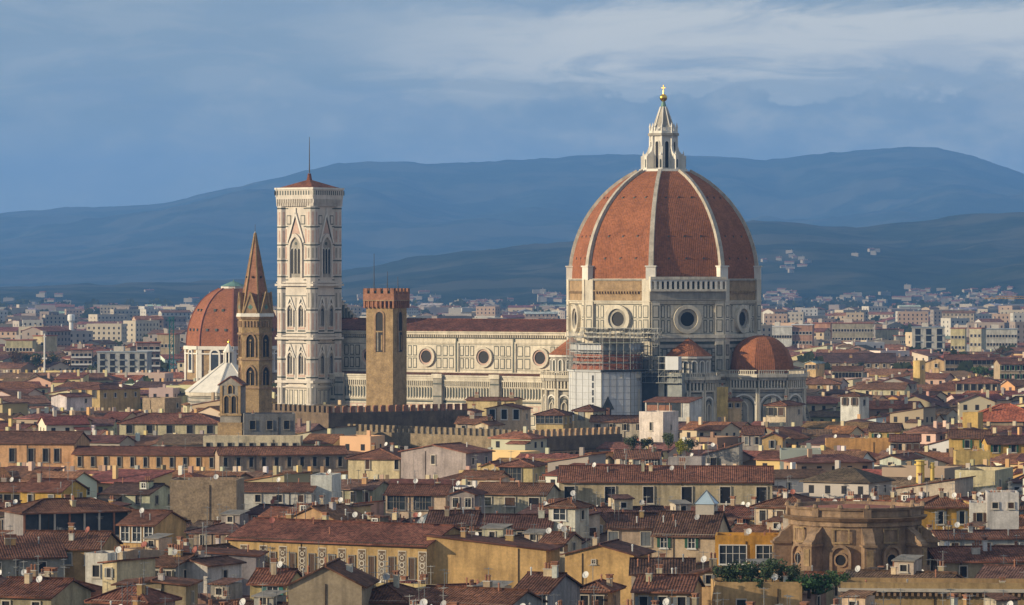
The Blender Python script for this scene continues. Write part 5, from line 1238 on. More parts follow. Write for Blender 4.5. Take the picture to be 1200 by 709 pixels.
    # ---- centre
    r, ro, rz, w, O, ps = H('cream house with one large dark studio window under a broad red roof', 584, 624, 545, 16, -14, 12, 'hip', .28, (.50, .42, .22), 0, yb=568, wins=[.36], ww=4.8, wh=3.0, dz=.5, wst='s', shut='none', nch=0, dish=1)
    H('little yellow gable with two windows beside the studio window', 564, 584, 545, 15.8, -14, 9, 'gable', .35, 'pale yellow', 0, yb=557, wins=2, ww=.7, wh=1.3, nch=0, side=False)
    H('small cream house with a blue grey skylight below the studio house', 538, 582, 559, 14.5, -20, 8, 'side', .3, 'cream', 0, yb=566, wins=2, nch=0)
    H('open roof terrace house with white pillars below the nave', 570, 612, 478, 19.5, -18, 8, 'gable', .20, 'cream', 0, yb=497, wins=3, ww=1.7, wh=2.8, dz=.4, wst='wv', shut='none', nch=1)
    H('pale yellow attic house against the foot of the nave', 546, 604, 468, 20, -14, 9, 'side', .12, 'pale yellow', 0, yb=477, wins=0, side=False, nch=2)
    H('dark roofed house with a glazed veranda beneath the nave', 628, 660, 485, 18.5, -16, 10, 'hip', .32, (.55, .42, .20), 1, yb=500, wins=3, ww=2.4, wh=2.3, dz=.3, wst='s', shut='none', nch=0)
    H('cream tower house with a pyramid roof in front of the white scaffold sheeting', 673, 695, 480, 19.5, -30, 7, 'hip', .42, 'cream', 1, yb=504, wins=[.38], ww=1.7, wh=2.4, dz=.3, wst='sv', nch=0, swins=2, name='tower_house')
    H('tan house with small windows right of the cream tower house', 692, 757, 493, 17, -6, 9, 'side', .3, 'beige', 0, yb=506, wins=4, ww=.8, wh=1.7, shut='dark', nch=0, side=False)
    r, ro, rz, w, O, ps = H('penthouse with a dark open loggia and bright side wall under the apse', 756, 808, 470, 21.5, -22, 10, 'shedback', .10, 'white', 0, yb=488, wins=0, side=False, nch=0)
    m = MB(); m.plate(S0, .3, w-2.4, 17.0, 21.0, 0, .03, 'netting')  # loggia's shaded interior put in as a dark plate on the wall
    for k in range(4): m.plate(S0, .3+k*(w-2.8)/3, .5+k*(w-2.8)/3, 17, 21, .03, .2, 'frame')
    m.plate(S0, .6, w*.6, 18.4, 20.4, .03, .06, 'brick_red'); m.build('loggia', r)
    H('plain white block with two slit windows below the penthouse', 749, 777, 486, 19.5, -30, 9, 'flat', 0, 'white', 0, yb=516, wins=1, ww=.7, wh=2.2, dz=2.0, shut='none', nch=0, swins=1)
    H('slim bright yellow tower in front of the apse', 840, 850, 457, 24, -34, 1.6, 'flat', 0, (.66, .46, .16), 0, yb=492, wins=0, side=False, nch=1, name='tower_house')
    H('yellow house with white chimney pots joined to the slim yellow tower', 851, 869, 469, 21, 14, 6, 'side', .2, 'pale yellow', 0, yb=490, wins=2, ww=.8, wh=1.2, nch=2)
    H('cream house with brown shutters below the eastern apse', 898, 921, 474, 20, -26, 13, 'hip', .30, 'cream', 0, yb=498, wins=2, ww=1.6, wh=2.2, wst='sv', nch=1)
    H('ochre gabled house joined to a grey plaster front, right of centre', 893, 917, 512, 15.5, -8, 12, 'gable', .42, 'ochre', 1, yb=524, wins=1, ww=.9, wh=2.0, nch=1)
    H('grey plaster house with two dark windows left of the ochre gable', 869, 893, 508, 15.5, -8, 12, 'side', .3, 'grey', 1, yb=526, wins=2, ww=.9, wh=2.0, nch=0)
    H('grey gabled workshop with a slanting red roof above the long palace', 823, 866, 532, 15.5, -8, 10, 'shedleft', .28, 'grey', 0, yb=548, wins=[.3], ww=1.4, wh=2.0, shut='dark', nch=0, dish=1)
    H('dark tiled house with white terrace furniture above the long palace', 720, 772, 536, 14, -6, 11, 'side', .3, 'beige', 0, yb=543, wins=5, ww=1.3, wh=1.4, dz=.4, wst='w', nch=2)
    H('blank pale grey parapet block behind the long palace', 783, 822, 540, 14.5, -12, 6, 'flat', 0, 'grey', 0, yb=548, wins=0, side=False, nch=1)
    H('small white dormer house between the palace battlements and the nave', 538, 556, 482, 17.5, -16, 8, 'gable', .25, 'white', 0, yb=492, wins=1, ww=1.6, wh=1.6, nch=1)
    H('low red roof tucked behind the corbelled battlements', 534, 572, 495, 16, -10, 10, 'side', .3, 'cream', 2, yb=500, wins=2, nch=1)
    H('cream gable peeping over the corbelled battlements', 556, 572, 497, 16.5, -30, 8, 'gable', .3, 'cream', 0, yb=502, wins=1, nch=1)
    # ---- middle right
    H('white tower house with two arched windows and shaded right side', 985, 1007, 463, 21, -28, 7.5, 'hip', .26, 'white', 1, yb=486, wins=2, ww=1.1, wh=2.2, dz=.8, wst='sv', shut='brown', nch=0, swins=1, name='tower_house')
    H('long hall with a bright terracotta roof at the right edge', 1132, 1230, 492, 15, -4, 22, 'hip', .40, 'tan', (.42, .13, .07), yb=497, wins=0, side=False, nch=1)
    H('yellow house with two green shutters below the white tower house', 1018, 1054, 504, 16, -10, 11, 'side', .3, (.62, .45, .16), 5, yb=518, wins=2, ww=1.2, wh=1.8, dz=.9, shut='green', nch=1)
    H('orange terrace wall with satellite dishes left of the dark veranda', 968, 1043, 518, 14, -2, 6, 'flat', 0, (.60, .33, .12), 0, yb=526, wins=0, side=False, nch=3, dish=2)
    H('dark veranda roofed with brown tiles right of the orange terrace wall', 1043, 1078, 516, 15, -6, 9, 'side', .3, 'brown', 1, yb=524, wins=4, ww=1.4, wh=1.6, wst='sv', nch=0)
    H('yellow roof room standing on a walled terrace near the right edge', 1128, 1146, 487, 20, -22, 5, 'flat', 0, (.64, .44, .15), 0, yb=498, wins=0, side=False, nch=0)
    H('yellow house with one green shutter and a pair of white shutters', 1112, 1160, 512, 16, -6, 11, 'side', .3, (.60, .41, .13), 1, yb=528, wins=[.45, .86], ww=1.2, wh=2.0, dz=.8, shut='green', nch=1)
    H('yellow house with dark green shutters cut by the right edge', 1158, 1212, 519, 16, 2, 10, 'side', .3, (.60, .38, .10), 5, yb=530, wins=[.16, .55, .9], ww=1.2, wh=1.8, dz=.5, shut='green', nch=1)
    H('yellow house with a flat white eave under the green shuttered houses', 1120, 1160, 533, 14.5, -2, 8, 'flat', 0, (.55, .40, .15), 0, yb=543, wins=0, nch=1)
    H('tall blank cream wall with a sloping shaded side near the right edge', 1119, 1166, 556, 17, -20, 16, 'flat', 0, (.56, .50, .32), 0, yb=580, wins=0, nch=0, swins=2)
    H('grey house with sloping red roof left of the tall blank cream wall', 1050, 1119, 571, 15, -24, 12, 'shedleft', .16, 'beige', 0, yb=580, wins=3, ww=.8, wh=1.0, nch=1)
    H('white gable house with a shaded red roof, left of the twin chimneys', 1031, 1056, 537, 14, -26, 14, 'gable', .30, 'white', 0, yb=545, wins=1, nch=1)
    # ---- beyond the cathedral, right
    H('long house with an even row of tall windows right of the apse dome', 975, 1010, 434, 19, -8, 12, 'side', .26, 'beige', 1, yb=441, wins=9, ww=1.2, wh=2.6, dz=.8, shut='none', nch=1, side=False)
    H('bright yellow gabled house with two small windows, upper right', 1084, 1110, 424, 19, -12, 16, 'gable', .35, 'pale yellow', 0, yb=432, wins=[.5], ww=1.2, wh=1.6, nch=1, side=False)
    H('square yellow turret with one tall grey window, upper right', 1070, 1078, 425, 22, -35, 4.5, 'flat', 0, (.64, .46, .18), 0, yb=440, wins=0, nch=0, swins=1, name='tower_house')
    H('long brown palace with two stacked dark loggias, upper right', 1108, 1172, 421, 21, -4, 16, 'side', .25, 'brown', 1, yb=430, wins=12, ww=1.8, wh=1.9, dz=.4, wst='sv', floors=2, shut='none', nch=2, side=False, name='palace', cat='palace')
    H('grey palace with green shutters at the right edge, upper right', 1172, 1215, 426, 22, 4, 14, 'side', .25, 'tan', 1, yb=442, wins=7, ww=1.1, wh=1.9, dz=.8, floors=2, shut='green', nch=1, side=False, name='palace', cat='palace')
    H('cream palace with arched windows under a red hipped roof, upper right', 1120, 1170, 448, 18, -10, 14, 'hip', .28, 'beige', 2, yb=456, wins=6, ww=1.7, wh=2.3, dz=.7, wst='sv', shut='none', nch=1)
    H('long dark roofed hall right of the apse dome', 958, 1050, 424, 17, -3, 26, 'side', .3, 'tan', 5, yb=430, wins=10, nch=1, side=False)
    H('cream gabled house with a broad brick red roof, right of the apse dome', 1002, 1060, 455, 16, -14, 14, 'side', .28, 'cream', 2, yb=461, wins=2, nch=1, side=False)
    H('small white turret house with a grey lead roof beside the apse dome', 943, 956, 425, 22, -25, 10, 'gable', .3, 'pale yellow', (.32, .35, .37), yb=437, wins=3, ww=1.0, wh=1.6, nch=0)
    H('broad terracotta roofed house touching the apse dome on the right', 935, 984, 449, 16, -6, 16, 'hip', .3, 'ochre', 2, yb=454, wins=3, nch=1)
hand()

# ---------------------------------------------------------------- modern blocks far behind
def block(lab, x0, x1, ytop, yb, h, psi, d, wc, rows, cols, style='win', roofm='terrace_red', group=None):
    O, w, ps = place(x0, ytop, h, psi, x1); r = empty('apartment_building', (O.x, O.y, 0), ps, lab, 'apartment building', group)
    m = MB(); wall_geo(m, w, d, h, 'hip', 0); m.build('wall', r, color=wc)
    t = MB(); t.box(-.4, w+.4, -.4, d+.4, h, h+.5, roofm); t.box(w*.3, w*.5, d*.3, d*.6, h+.5, h+2.8, 'frame'); t.build('roof', r)
    fh = (h-1)/rows
    if style == 'stripe':
        for k in range(cols):
            b = MB(); a = (k+.28)*w/cols
            b.plate(S0, a+.0, a+w/cols*.5, 0, h-.6, 0, .05, 'void')
            for q in range(rows): b.plate(S0, a, a+w/cols*.5, q*fh+.2, q*fh+.9, .05, .6, 'netting_grey')
            b.build('balcony_column', r)
    else:
        for q in range(rows):
            for k in range(cols):
                if len(r.children) > 95: break
                link('window', win_mesh(1.3 if style == 'win' else w/cols*.7, 1.6, 'fv'), r, ((k+.5)*w/cols, 0, q*fh+1.2), 0)
            if style == 'balc':
                b = MB(); b.plate(S0, .2, w-.2, q*fh+.6, q*fh+1.4, 0, 1.3, 'frame_white'); b.build('balcony', r)
    protect(x0, x1, yb, O.y)
    for e in occ_cells(O, Vector((math.cos(ps), math.sin(ps))), Vector((-math.sin(ps), math.cos(ps))), w, d): OCC.add(e)
block('grey apartment block with pale vertical stripes and dark balcony columns', 114, 172, 413, 435, 22, -6, 12, (.42, .43, .42), 7, 5, 'stripe', 'lead')
block('cream apartment block with rows of small square windows at far left', 7, 38, 399, 410, 24, -4, 12, (.52, .47, .28), 4, 8)
block('pale yellow blank sided block behind the white mast', 39, 53, 394, 406, 26, -20, 14, (.60, .50, .30), 5, 2)
block('brown flat block with long dark balconies left of the striped block', 83, 108, 410, 432, 22, 4, 12, (.32, .24, .20), 6, 5, 'balc')
block('pink brown apartment block behind the striped grey block', 160, 188, 402, 426, 26, 6, 14, (.34, .22, .18), 7, 4, 'balc')
block('cream block with a hipped roof left of the far red dome', 184, 205, 392, 404, 28, -6, 14, (.50, .40, .26), 4, 5)
block('white block with a blue grey roof, far right of the great dome', 898, 928, 383, 397, 28, -8, 16, (.60, .60, .56), 4, 10, 'win', 'sheet_white')
block('brick red stepped block with white top storey, far right of the great dome', 928, 952, 381, 396, 29, -8, 16, (.42, .24, .16), 5, 6, 'win', 'sheet_white')
block('salmon coloured block with horizontal dark bands', 952, 973, 379, 399, 29, -8, 18, (.55, .30, .19), 6, 4, 'balc')
block('long grey yellow block with a grid of dark windows', 975, 1023, 379, 395, 28, -3, 14, (.40, .36, .26), 5, 14, 'win')
block('pale block with three dark vertical balcony strips', 1069, 1107, 384, 405, 28, -5, 14, (.52, .50, .44), 7, 3, 'stripe', 'lead')
block('cream block with red roof left of the three strip block', 1026, 1050, 386, 397, 24, -14, 12, (.58, .50, .32), 3, 5)
block('low grey yellow office with a band of windows before the three strip block', 1050, 1068, 394, 405, 20, 6, 10, (.36, .34, .28), 4, 8)
block('yellow block with square windows and a tree before it', 1114, 1131, 385, 401, 26, -10, 14, (.60, .52, .28), 4, 4)
block('large white block with many windows at the right edge', 1149, 1192, 386, 405, 26, -6, 16, (.54, .52, .45), 5, 12, 'win', 'lead')
block('narrow cream block left of the large white block', 1136, 1150, 385, 402, 27, -20, 12, (.56, .50, .34), 5, 3)
block('low white rooftop block in front of the large white block', 1100, 1148, 403, 410, 15, -4, 14, (.62, .63, .62), 2, 6)
protect(0, 110, 435, 1980); protect(140, 200, 434, 1980)      # the park at the far left stays in view
# ================================================================ filler houses: first the 300 that show largest, then the far quarter
LM = [(335, 640, 'the painted palace'), (785, 560, 'the long palace'), (1009, 630, 'the round church'), (570, 655, 'the mustard yellow wall'), (360, 490, 'the crenellated palace'), (560, 515, 'the corbelled wall'),
      (45, 530, 'the orange house'), (170, 540, 'the long orange house'), (130, 465, 'the square tan palace'), (200, 500, 'the hipped cream house'), (80, 610, 'the loggia house'), (238, 588, 'the brick block'),
      (658, 600, 'the white tower house'), (790, 610, 'the green shuttered house'), (890, 470, 'the apse'), (710, 480, 'the white scaffolding'), (1000, 470, 'the arched tower house'), (1165, 480, 'the terracotta hall'),
      (1040, 510, 'the yellow house'), (1140, 565, 'the blank cream wall'), (1085, 430, 'the yellow turret'), (1100, 600, 'the shuttered yellow house'), (605, 555, 'the studio window house'), (440, 545, 'the broad roofed house'),
      (950, 440, 'the apse dome'), (1140, 425, 'the loggia palace'), (700, 700, 'the yellow gable wall'), (120, 690, 'the tile pyramid'), (380, 690, 'the tan gable'), (890, 690, 'the planted terrace'), (300, 460, 'the spired tower'), (1180, 635, 'the low white house')]
GONE = []
PAL = ['cream']*6+['pale yellow']*3+['ochre']*2+['white']*4+['grey']*4+['tan']*4+['orange']*1+['beige']*5+['brown']*2+['pink']
def gap_ok(cs, h): return True
CAND = []
def scan():
    rnd = random.Random(23)
    for dist, (psd, Y0, Y1, pu, pv) in enumerate(((-28, 470, 1500, 11.8, 12.6), (-18, 1440, 2350, 15.0, 15.0))):
        ps = R(psd); u = Vector((math.cos(ps), math.sin(ps))); b = Vector((-math.sin(ps), math.cos(ps)))
        N_ = int(2600/pu)
        for i in range(-N_, N_):
            for j in range(-10, int(4200/pv)):
                base = Vector((0, 300))+u*(i*pu)+b*(j*pv)
                if not (Y0 < base.y < Y1): continue
                if abs(base.x) > .128*base.y+14: continue
                w = pu*rnd.uniform(.62, 1.7); d = pv*rnd.uniform(.65, .98); h = rnd.triangular(8.5, 20, 14)
                if base.y > 1440: h *= 1.0
                if base.y < 640: h = min(h, 14.6)
                p2 = ps+R(rnd.uniform(-7, 7))
                if rnd.random() < .14: p2 += R(rnd.choice((40, 52, 20)))
                CAND.append((base+Vector((rnd.uniform(-1.5, 1.5), rnd.uniform(-1.5, 1.5))), w, d, h, p2, rnd.random(), rnd.random(), rnd.random(), dist))
scan()
def fit(O, w, d, h, p2, rise):
    u = Vector((math.cos(p2), math.sin(p2))); b = Vector((-math.sin(p2), math.cos(p2)))
    S = occ_cells(O, u, b, w, d, -1.2)
    if len(S & OCC) > 0: return None
    C4 = [O, O+u*w, O+b*d, O+u*w+b*d]
    xs = [600+F*p.x/p.y for p in C4]; x0, x1 = min(xs), max(xs); ym = min(p.y for p in C4); yf = max(p.y for p in C4)
    if x1 < -8 or x0 > 1208: return None
    top = h+rise
    for a, c, yb, Yp in PROT:
        if c > x0+1 and a < x1-1 and Yp > ym+1:
            lim = CH-(yb+2-HZ)*((ym+yf)/2)/F
            if top > lim: top = lim
    if top-rise < 5.5: return None
    h = top-rise
    # hidden wholly behind a monument
    for a, c, yb, Yp in PROT[:9]:
        if x0 > a and x1 < c and Yp < ym and HZ-F*(top-CH)/ym > (yb-HZ)*0+300:
            z_at = HZ-F*(top-CH)/yf
            if z_at < yb-6: return None
    OCC.update(S)
    return h, x0, x1, (x0+x1)/2, HZ-F*(h-CH)/ym
CAND.sort(key=lambda c: c[0].y)
near, far = [], []
for (O, w, d, h, p2, r1, r2, r3, dist) in CAND:
    rt = 'side' if r1 < .46 else 'gable' if r1 < .62 else 'hip' if r1 < .76 else 'shedback' if r1 < .84 else 'flat' if r1 < .92 else 'shedleft'
    pk = .24+.16*r3; rise = {'side': d/2*pk, 'gable': w/2*pk, 'hip': min(w, d)/2*pk, 'shedback': d*.16, 'flat': .9}.get(rt, w*.16)
    q = fit(O, w, d, h, p2, rise)
    if q is None: continue
    rec = (O, w, d, q[0], p2, rt, rise, q[3], q[4], r2, r3)
    (near if dist == 0 else far).append(rec)
NB = len(HOUSES); LIM = 300-NB
far = near[LIM:]+far; near = near[:LIM]
print('HOUSES hand', NB, 'near fill', len(near), 'far', len(far))
# names that single each house out: look + neighbour, then order from the left
RT = {'side': 'ridge roofed', 'gable': 'gabled', 'hip': 'hip roofed', 'shedback': 'lean-to roofed', 'flat': 'flat roofed', 'shedleft': 'slant roofed'}
rnd = random.Random(5); recs = []
for rec in near:
    O, w, d, h, p2, rt, rise, px, py, r2, r3 = rec
    col = PAL[int(r2*len(PAL))]; size = 'small' if w < 11.5 else 'wide' if w > 17 else ''
    lm = min(LM, key=lambda l: (l[0]-px)**2+((l[1]-py)*1.6)**2); dx, dy = px-lm[0], py-lm[1]
    vert = 'behind' if dy < -9 else 'in front of' if dy > 9 else ''
    hor = 'left of' if dx < -28 else 'right of' if dx > 28 else ''
    if vert and hor: rel = f'{vert} and {hor}'
    else: rel = vert or hor or 'beside'
    recs.append([rec, col, f"{size+' ' if size else ''}{col} {RT[rt]} house", f'{rel} {lm[2]}', px])
grp = {}
for q in recs: grp.setdefault((q[2], q[3]), []).append(q)
ORD = ['leftmost', 'second', 'third', 'fourth', 'fifth', 'sixth', 'seventh', 'eighth', 'ninth', 'tenth']
NUM = {2: 'two', 3: 'three', 4: 'four', 5: 'five', 6: 'six', 7: 'seven', 8: 'eight', 9: 'nine', 10: 'ten'}
LAB = {}
for k, v in grp.items():
    v.sort(key=lambda q: q[4])
    for i, q in enumerate(v):
        s = f'{q[2]} {q[3]}'
        if len(v) > 1: s += (f', left one' if i == 0 else ', right one') if len(v) == 2 else (', leftmost one' if i == 0 else f', {ORD[i]} from left')
        LAB[id(q[0])] = s
for q in recs:
    O, w, d, h, p2, rt, rise, px, py, r2, r3 = q[0]
    s = F/O.y*.853
    random.seed(int(O.x*13+O.y*7))
    ww = random.choice((.9, 1.1, 1.3)); wh = random.choice((1.4, 1.7, 2.0))
    shade_house('house', LAB[id(q[0])], 'house', O, w, p2, h, d, rt, rise, jit(WALLC[q[1]], .12), jit(random.choice(ROOFC), .15), group='tiled houses of the old town',
                nch=random.choice((0, 1, 1, 2)), dish=int(random.random() < .3), ant=int(random.random() < .45)+int(random.random() < .15), ww=ww, wh=wh, floors=2 if random.random() < .25 else 1,
                wst=random.choice(('fv', 'fv', 'sv', 'w')), dz=random.uniform(.5, 1.0), sp=random.choice((2.8, 3.4, 4.2)), extras=True)
# ---- the rest of the old town and the far plain as one body of houses each
def stuff_house(mb, O, w, d, h, ps, rt, rise, wc, rc, win=True, big=False):
    t = MB(); t.col = wc; wall_geo(t, w, d, h, rt, rise, 'wall_far')
    if win:
        t.col = (.03, .03, .035); n = max(1, int(w/3.4))
        fls = range(int(h/3.4)) if big else range(min(2, int(h/3.4)))
        for fl in fls:
            z = h-2.7-fl*3.3
            for k in range(n):
                x = (k+.5)*w/n; t.plate(S0, x-.55, x+.55, z, z+1.6, 0, .05, 'wall_far')
            for fx, n_ in ((Fr((w, 0, 0), (1, 0, 0)), 1), (Fr((0, d, 0), (-1, 0, 0)), 1)):
                for y in (d*.3, d*.7): t.plate(fx, y-.5, y+.5, z, z+1.5, 0, .05, 'wall_far')
    t.col = rc; roof_geo(t, w, d, h, rt, rise, 'roof_far', cap=False)
    t.col = wc
    if win and not big and random.random() < .4: a_ = w*random.uniform(.3, .5); b_ = random.uniform(2.5, 4); hh_ = h-random.uniform(1.5, 3.5); x_ = random.choice((0, w-a_)); t.box(x_, x_+a_, -b_, -.02, 0, hh_, 'wall_far'); t.col = rc; t.face([(x_-.3, -b_-.4, hh_), (x_+a_+.3, -b_-.4, hh_), (x_+a_+.3, -.03, hh_+b_*.28), (x_-.3, -.03, hh_+b_*.28)], 'roof_far'); t.col = wc
    if random.random() < .7: x, y = w*random.uniform(.2, .8), d*random.uniform(.2, .6); t.box(x, x+.9, y, y+.8, h, h+rise+1.3, 'wall_far')
    ca, sa = math.cos(ps), math.sin(ps); z0 = O[2] if len(O) > 2 else 0
    base = len(mb.v); mb.v.extend([(O[0]+x*ca-y*sa, O[1]+x*sa+y*ca, z0+z) for x, y, z in t.v])
    mb.f.extend([tuple(i+base for i in f) for f in t.f]); mb.m.extend(t.m); mb.uv.extend(t.uv); mb.sm.extend(t.sm); mb.c.extend(t.c)
random.seed(99)
big = MB(); big.col = (1, 1, 1)
for (O, w, d, h, p2, rt, rise, px, py, r2, r3) in far:
    stuff_house(big, O, w, d, h, p2, rt, rise, jit(WALLC[PAL[int(r2*len(PAL))]], .12), jit(random.choice(ROOFC), .2), True)
FARP = [(.56, .50, .40), (.50, .44, .34), (.60, .57, .50), (.45, .38, .28), (.55, .44, .30), (.40, .36, .32), (.35, .30, .26), (.5, .36, .26), (.62, .60, .56), (.30, .25, .22)]
FARR = [(.22, .10, .07), (.26, .12, .08), (.18, .09, .07), (.30, .28, .27), (.24, .12, .09), (.45, .45, .44), (.2, .11, .09)]
def fits_far(x, y, h):
    px, py = 600+F*x/y, HZ-F*(h-CH)/y
    for a, c, yb, Yp in PROT:
        if Yp > y and a-4 < px < c+4 and py < yb+1: return False
    return True
Y = 2330.0
while Y < 5350:
    step = 17+Y*.0085; x = -.128*Y
    while x < .128*Y:
        w = random.uniform(10, 26)+Y*.0012; d = random.uniform(10, 16)
        h = random.triangular(8, 20, 13) if random.random() < .82 else random.uniform(18, 29)
        if Y > 4200: h = min(h, 22)
        xx, yy = x+random.uniform(-4, 4), Y+random.uniform(-step*.4, step*.4)
        z0 = max(0, terr(xx, yy)-1.5) if yy > 5800 else 0
        if random.random() < .86 and z0 < 5 and fits_far(xx, yy, h+2):
            rt = random.choice(['side', 'side', 'hip', 'gable', 'flat']) if h < 19 else random.choice(['flat', 'flat', 'side'])
            stuff_house(big, (xx, yy, z0), w, d, h, R(random.choice((-20, -8, 5, 15, 30, 60))+random.uniform(-5, 5)), rt, {'flat': .9, 'gable': w/2*.3}.get(rt, d/2*.3), tuple(q*(1 if yy < 3000 else .82) for q in random.choice(FARP)), jit(random.choice(FARR), .2), yy < 4600, big=h > 17)
        x += w+random.uniform(1, 9)
    Y += step
# villas on the slopes
def hillspot(px, py):
    k = (px-600)/F; yy = 5900
    while yy < 15000:
        if CH-(py-HZ)/F*yy < terr(k*yy, yy)-1.5: return k*yy, yy
        yy += 25
    return None
for (x0, x1, y0, y1, n) in ((888, 960, 294, 325, 14), (890, 935, 343, 360, 28), (980, 1060, 284, 305, 5), (520, 600, 353, 364, 40), (10, 45, 356, 368, 24), (1040, 1120, 336, 362, 34), (940, 1040, 345, 366, 34), (1120, 1200, 335, 365, 40), (50, 220, 362, 372, 40),
                            (400, 520, 345, 366, 30), (610, 665, 340, 366, 22), (700, 720, 300, 310, 3), (1080, 1180, 350, 368, 40), (150, 330, 340, 366, 8), (0, 120, 345, 360, 8)):
    for _ in range(n):
        px, py = random.triangular(x0, x1), random.triangular(y0, y1); s = hillspot(px, py)
        if s is None: continue
        w = random.uniform(8, 19); stuff_house(big, (s[0], s[1], terr(*s)-4), w, 9, random.uniform(6.2, 7.6), R(random.uniform(-30, 30)), random.choice(('side', 'flat')), 1.6, (.27, .24, .19), jit(FARR[0]), False)
tag(big.build('distant_houses'), 'dense quarters of pale houses filling the plain below the mountains', kind='stuff')

# ---------------------------------------------------------------- trees
def leaves(n, rx, rz, seed, size=.5, lumps=9, m='leaf'):
    def f():
        rn = random.Random(seed); mb = MB(); cs = []
        for _ in range(lumps):
            a = rn.uniform(0, 6.28); q = rn.uniform(.1, .85); cs.append((Vector((math.cos(a)*q*rx, math.sin(a)*q*rx, rn.uniform(-.62, .7)*rz)), rn.uniform(.32, .52)))
        for _ in range(n):
            c, s = rn.choice(cs); v = Vector((rn.gauss(0, 1), rn.gauss(0, 1), rn.gauss(0, 1))).normalized()*(rn.uniform(.55, 1.05)); p = c+Vector((v.x*rx*s, v.y*rx*s, v.z*rz*s))
            e1 = Vector((rn.gauss(0, 1), rn.gauss(0, 1), rn.gauss(0, .6))).normalized(); e2 = e1.cross(Vector((rn.gauss(0, 1), rn.gauss(0, 1), rn.gauss(0, 1)))).normalized(); z = size*rn.uniform(.6, 1.3)
            mb.face([p-e1*z, p-e2*z*.6, p+e1*z, p+e2*z*.6], m)
        return mb.mesh('crown')
    return cached(('l', n, round(rx, 1), round(rz, 1), seed), f)
def trunk_mesh(h, r):
    def f():
        m = MB(); m.prism((0, 0), 8, r, r*.6, 0, h, 'bark', sm=True)
        for k in range(5): a = k*1.3; m.obox((0, 0, h*.75), (math.cos(a)*h*.28, math.sin(a)*h*.28, h*1.15), r*.6, r*.6, 'bark')
        return m.mesh('trunk')
    return cached(('t', round(h, 1), round(r, 2)), f)
def tree(px, py, Y, w_px, h_px, lab, col=(.045, .07, .025), group=None, name='tree', base=None, n=900, cat='tree'):
    s = F/Y; w = w_px/s; hh = h_px/s; ztop = zpx(py, Y); X = xpx(px, Y); zc = ztop-hh/2; b = 0 if base is None else base
    if name == 'bush': w *= 1.2; hh *= 1.15; b = zc-hh/2-.2
    r = empty(name, (X, Y, b), random.uniform(0, 6), lab, cat, group)
    link('trunk', trunk_mesh(max(.6, zc-b), .28 if w > 5 else .1), r)
    link('crown', leaves(n, w/2, hh/2, random.randrange(4), size=max(.16, w*.042), lumps=12), r, (0, 0, zc-b), 0, col)
    return r
G1 = 'park trees far left'
for i, (px, py, w_, h_, c, lab) in enumerate(((18, 410, 20, 22, (.10, .06, .03), 'reddish autumn tree below the cream block, far left'), (33, 413, 16, 20, (.035, .06, .03), 'dark tree at the far left right of the autumn tree'), (48, 413, 26, 24, (.03, .06, .028), 'round dark green tree left of the white mast'),
        (62, 412, 18, 24, (.028, .055, .03), 'tall dark green tree right of the white mast'), (76, 421, 20, 16, (.07, .065, .03), 'olive tree right of the white mast'), (88, 420, 14, 14, (.03, .05, .03), 'small dark tree beneath the brown balcony block'),
        (107, 419, 8, 16, (.02, .045, .03), 'narrow dark tree left of the striped block'), (3, 420, 14, 16, (.035, .05, .03), 'dark tree at the left edge'), (148, 428, 24, 14, (.07, .08, .04), 'grey green tree below the striped block'),
        (163, 420, 16, 16, (.07, .06, .03), 'brownish tree right of the striped block'), (170, 430, 26, 14, (.03, .055, .028), 'wide dark hedge of a tree left of the far dome'), (191, 418, 14, 16, (.14, .09, .025), 'golden autumn tree beside the green crane'), (182, 426, 14, 12, (.06, .07, .03), 'green tree left of the golden autumn tree'))):
    tree(px, py, 1990+i*7, w_, h_, lab, c, G1, n=1100)
for i, (px, py, Y, w_, h_, c, lab) in enumerate(((1003, 386, 2900, 7, 17, (.02, .045, .028), 'dark pointed cypress before the window grid block'), (1126, 392, 2700, 9, 13, (.04, .055, .03), 'bare dark tree in front of the yellow block'), (946, 390, 2750, 22, 9, (.03, .06, .03), 'flat dark green tree below the red blocks'),
        (1148, 430, 1720, 30, 11, (.06, .11, .035), 'bright green garden tree below the loggia palace'), (1163, 433, 1715, 18, 9, (.04, .07, .03), 'darker green tree right of the bright garden tree'), (1008, 424, 1860, 12, 8, (.03, .05, .03), 'dark garden tree among the roofs right of the apse dome'),
        (1173, 407, 2200, 12, 9, (.12, .07, .03), 'russet tree beneath the large white block'), (972, 415, 2100, 10, 10, (.11, .07, .035), 'brown autumn tree among the roofs right of the great dome'), (941, 413, 2200, 18, 12, (.06, .06, .04), 'olive brown tree just right of the apse dome'))):
    tree(px, py, Y, w_, h_, lab, c, None, n=900)
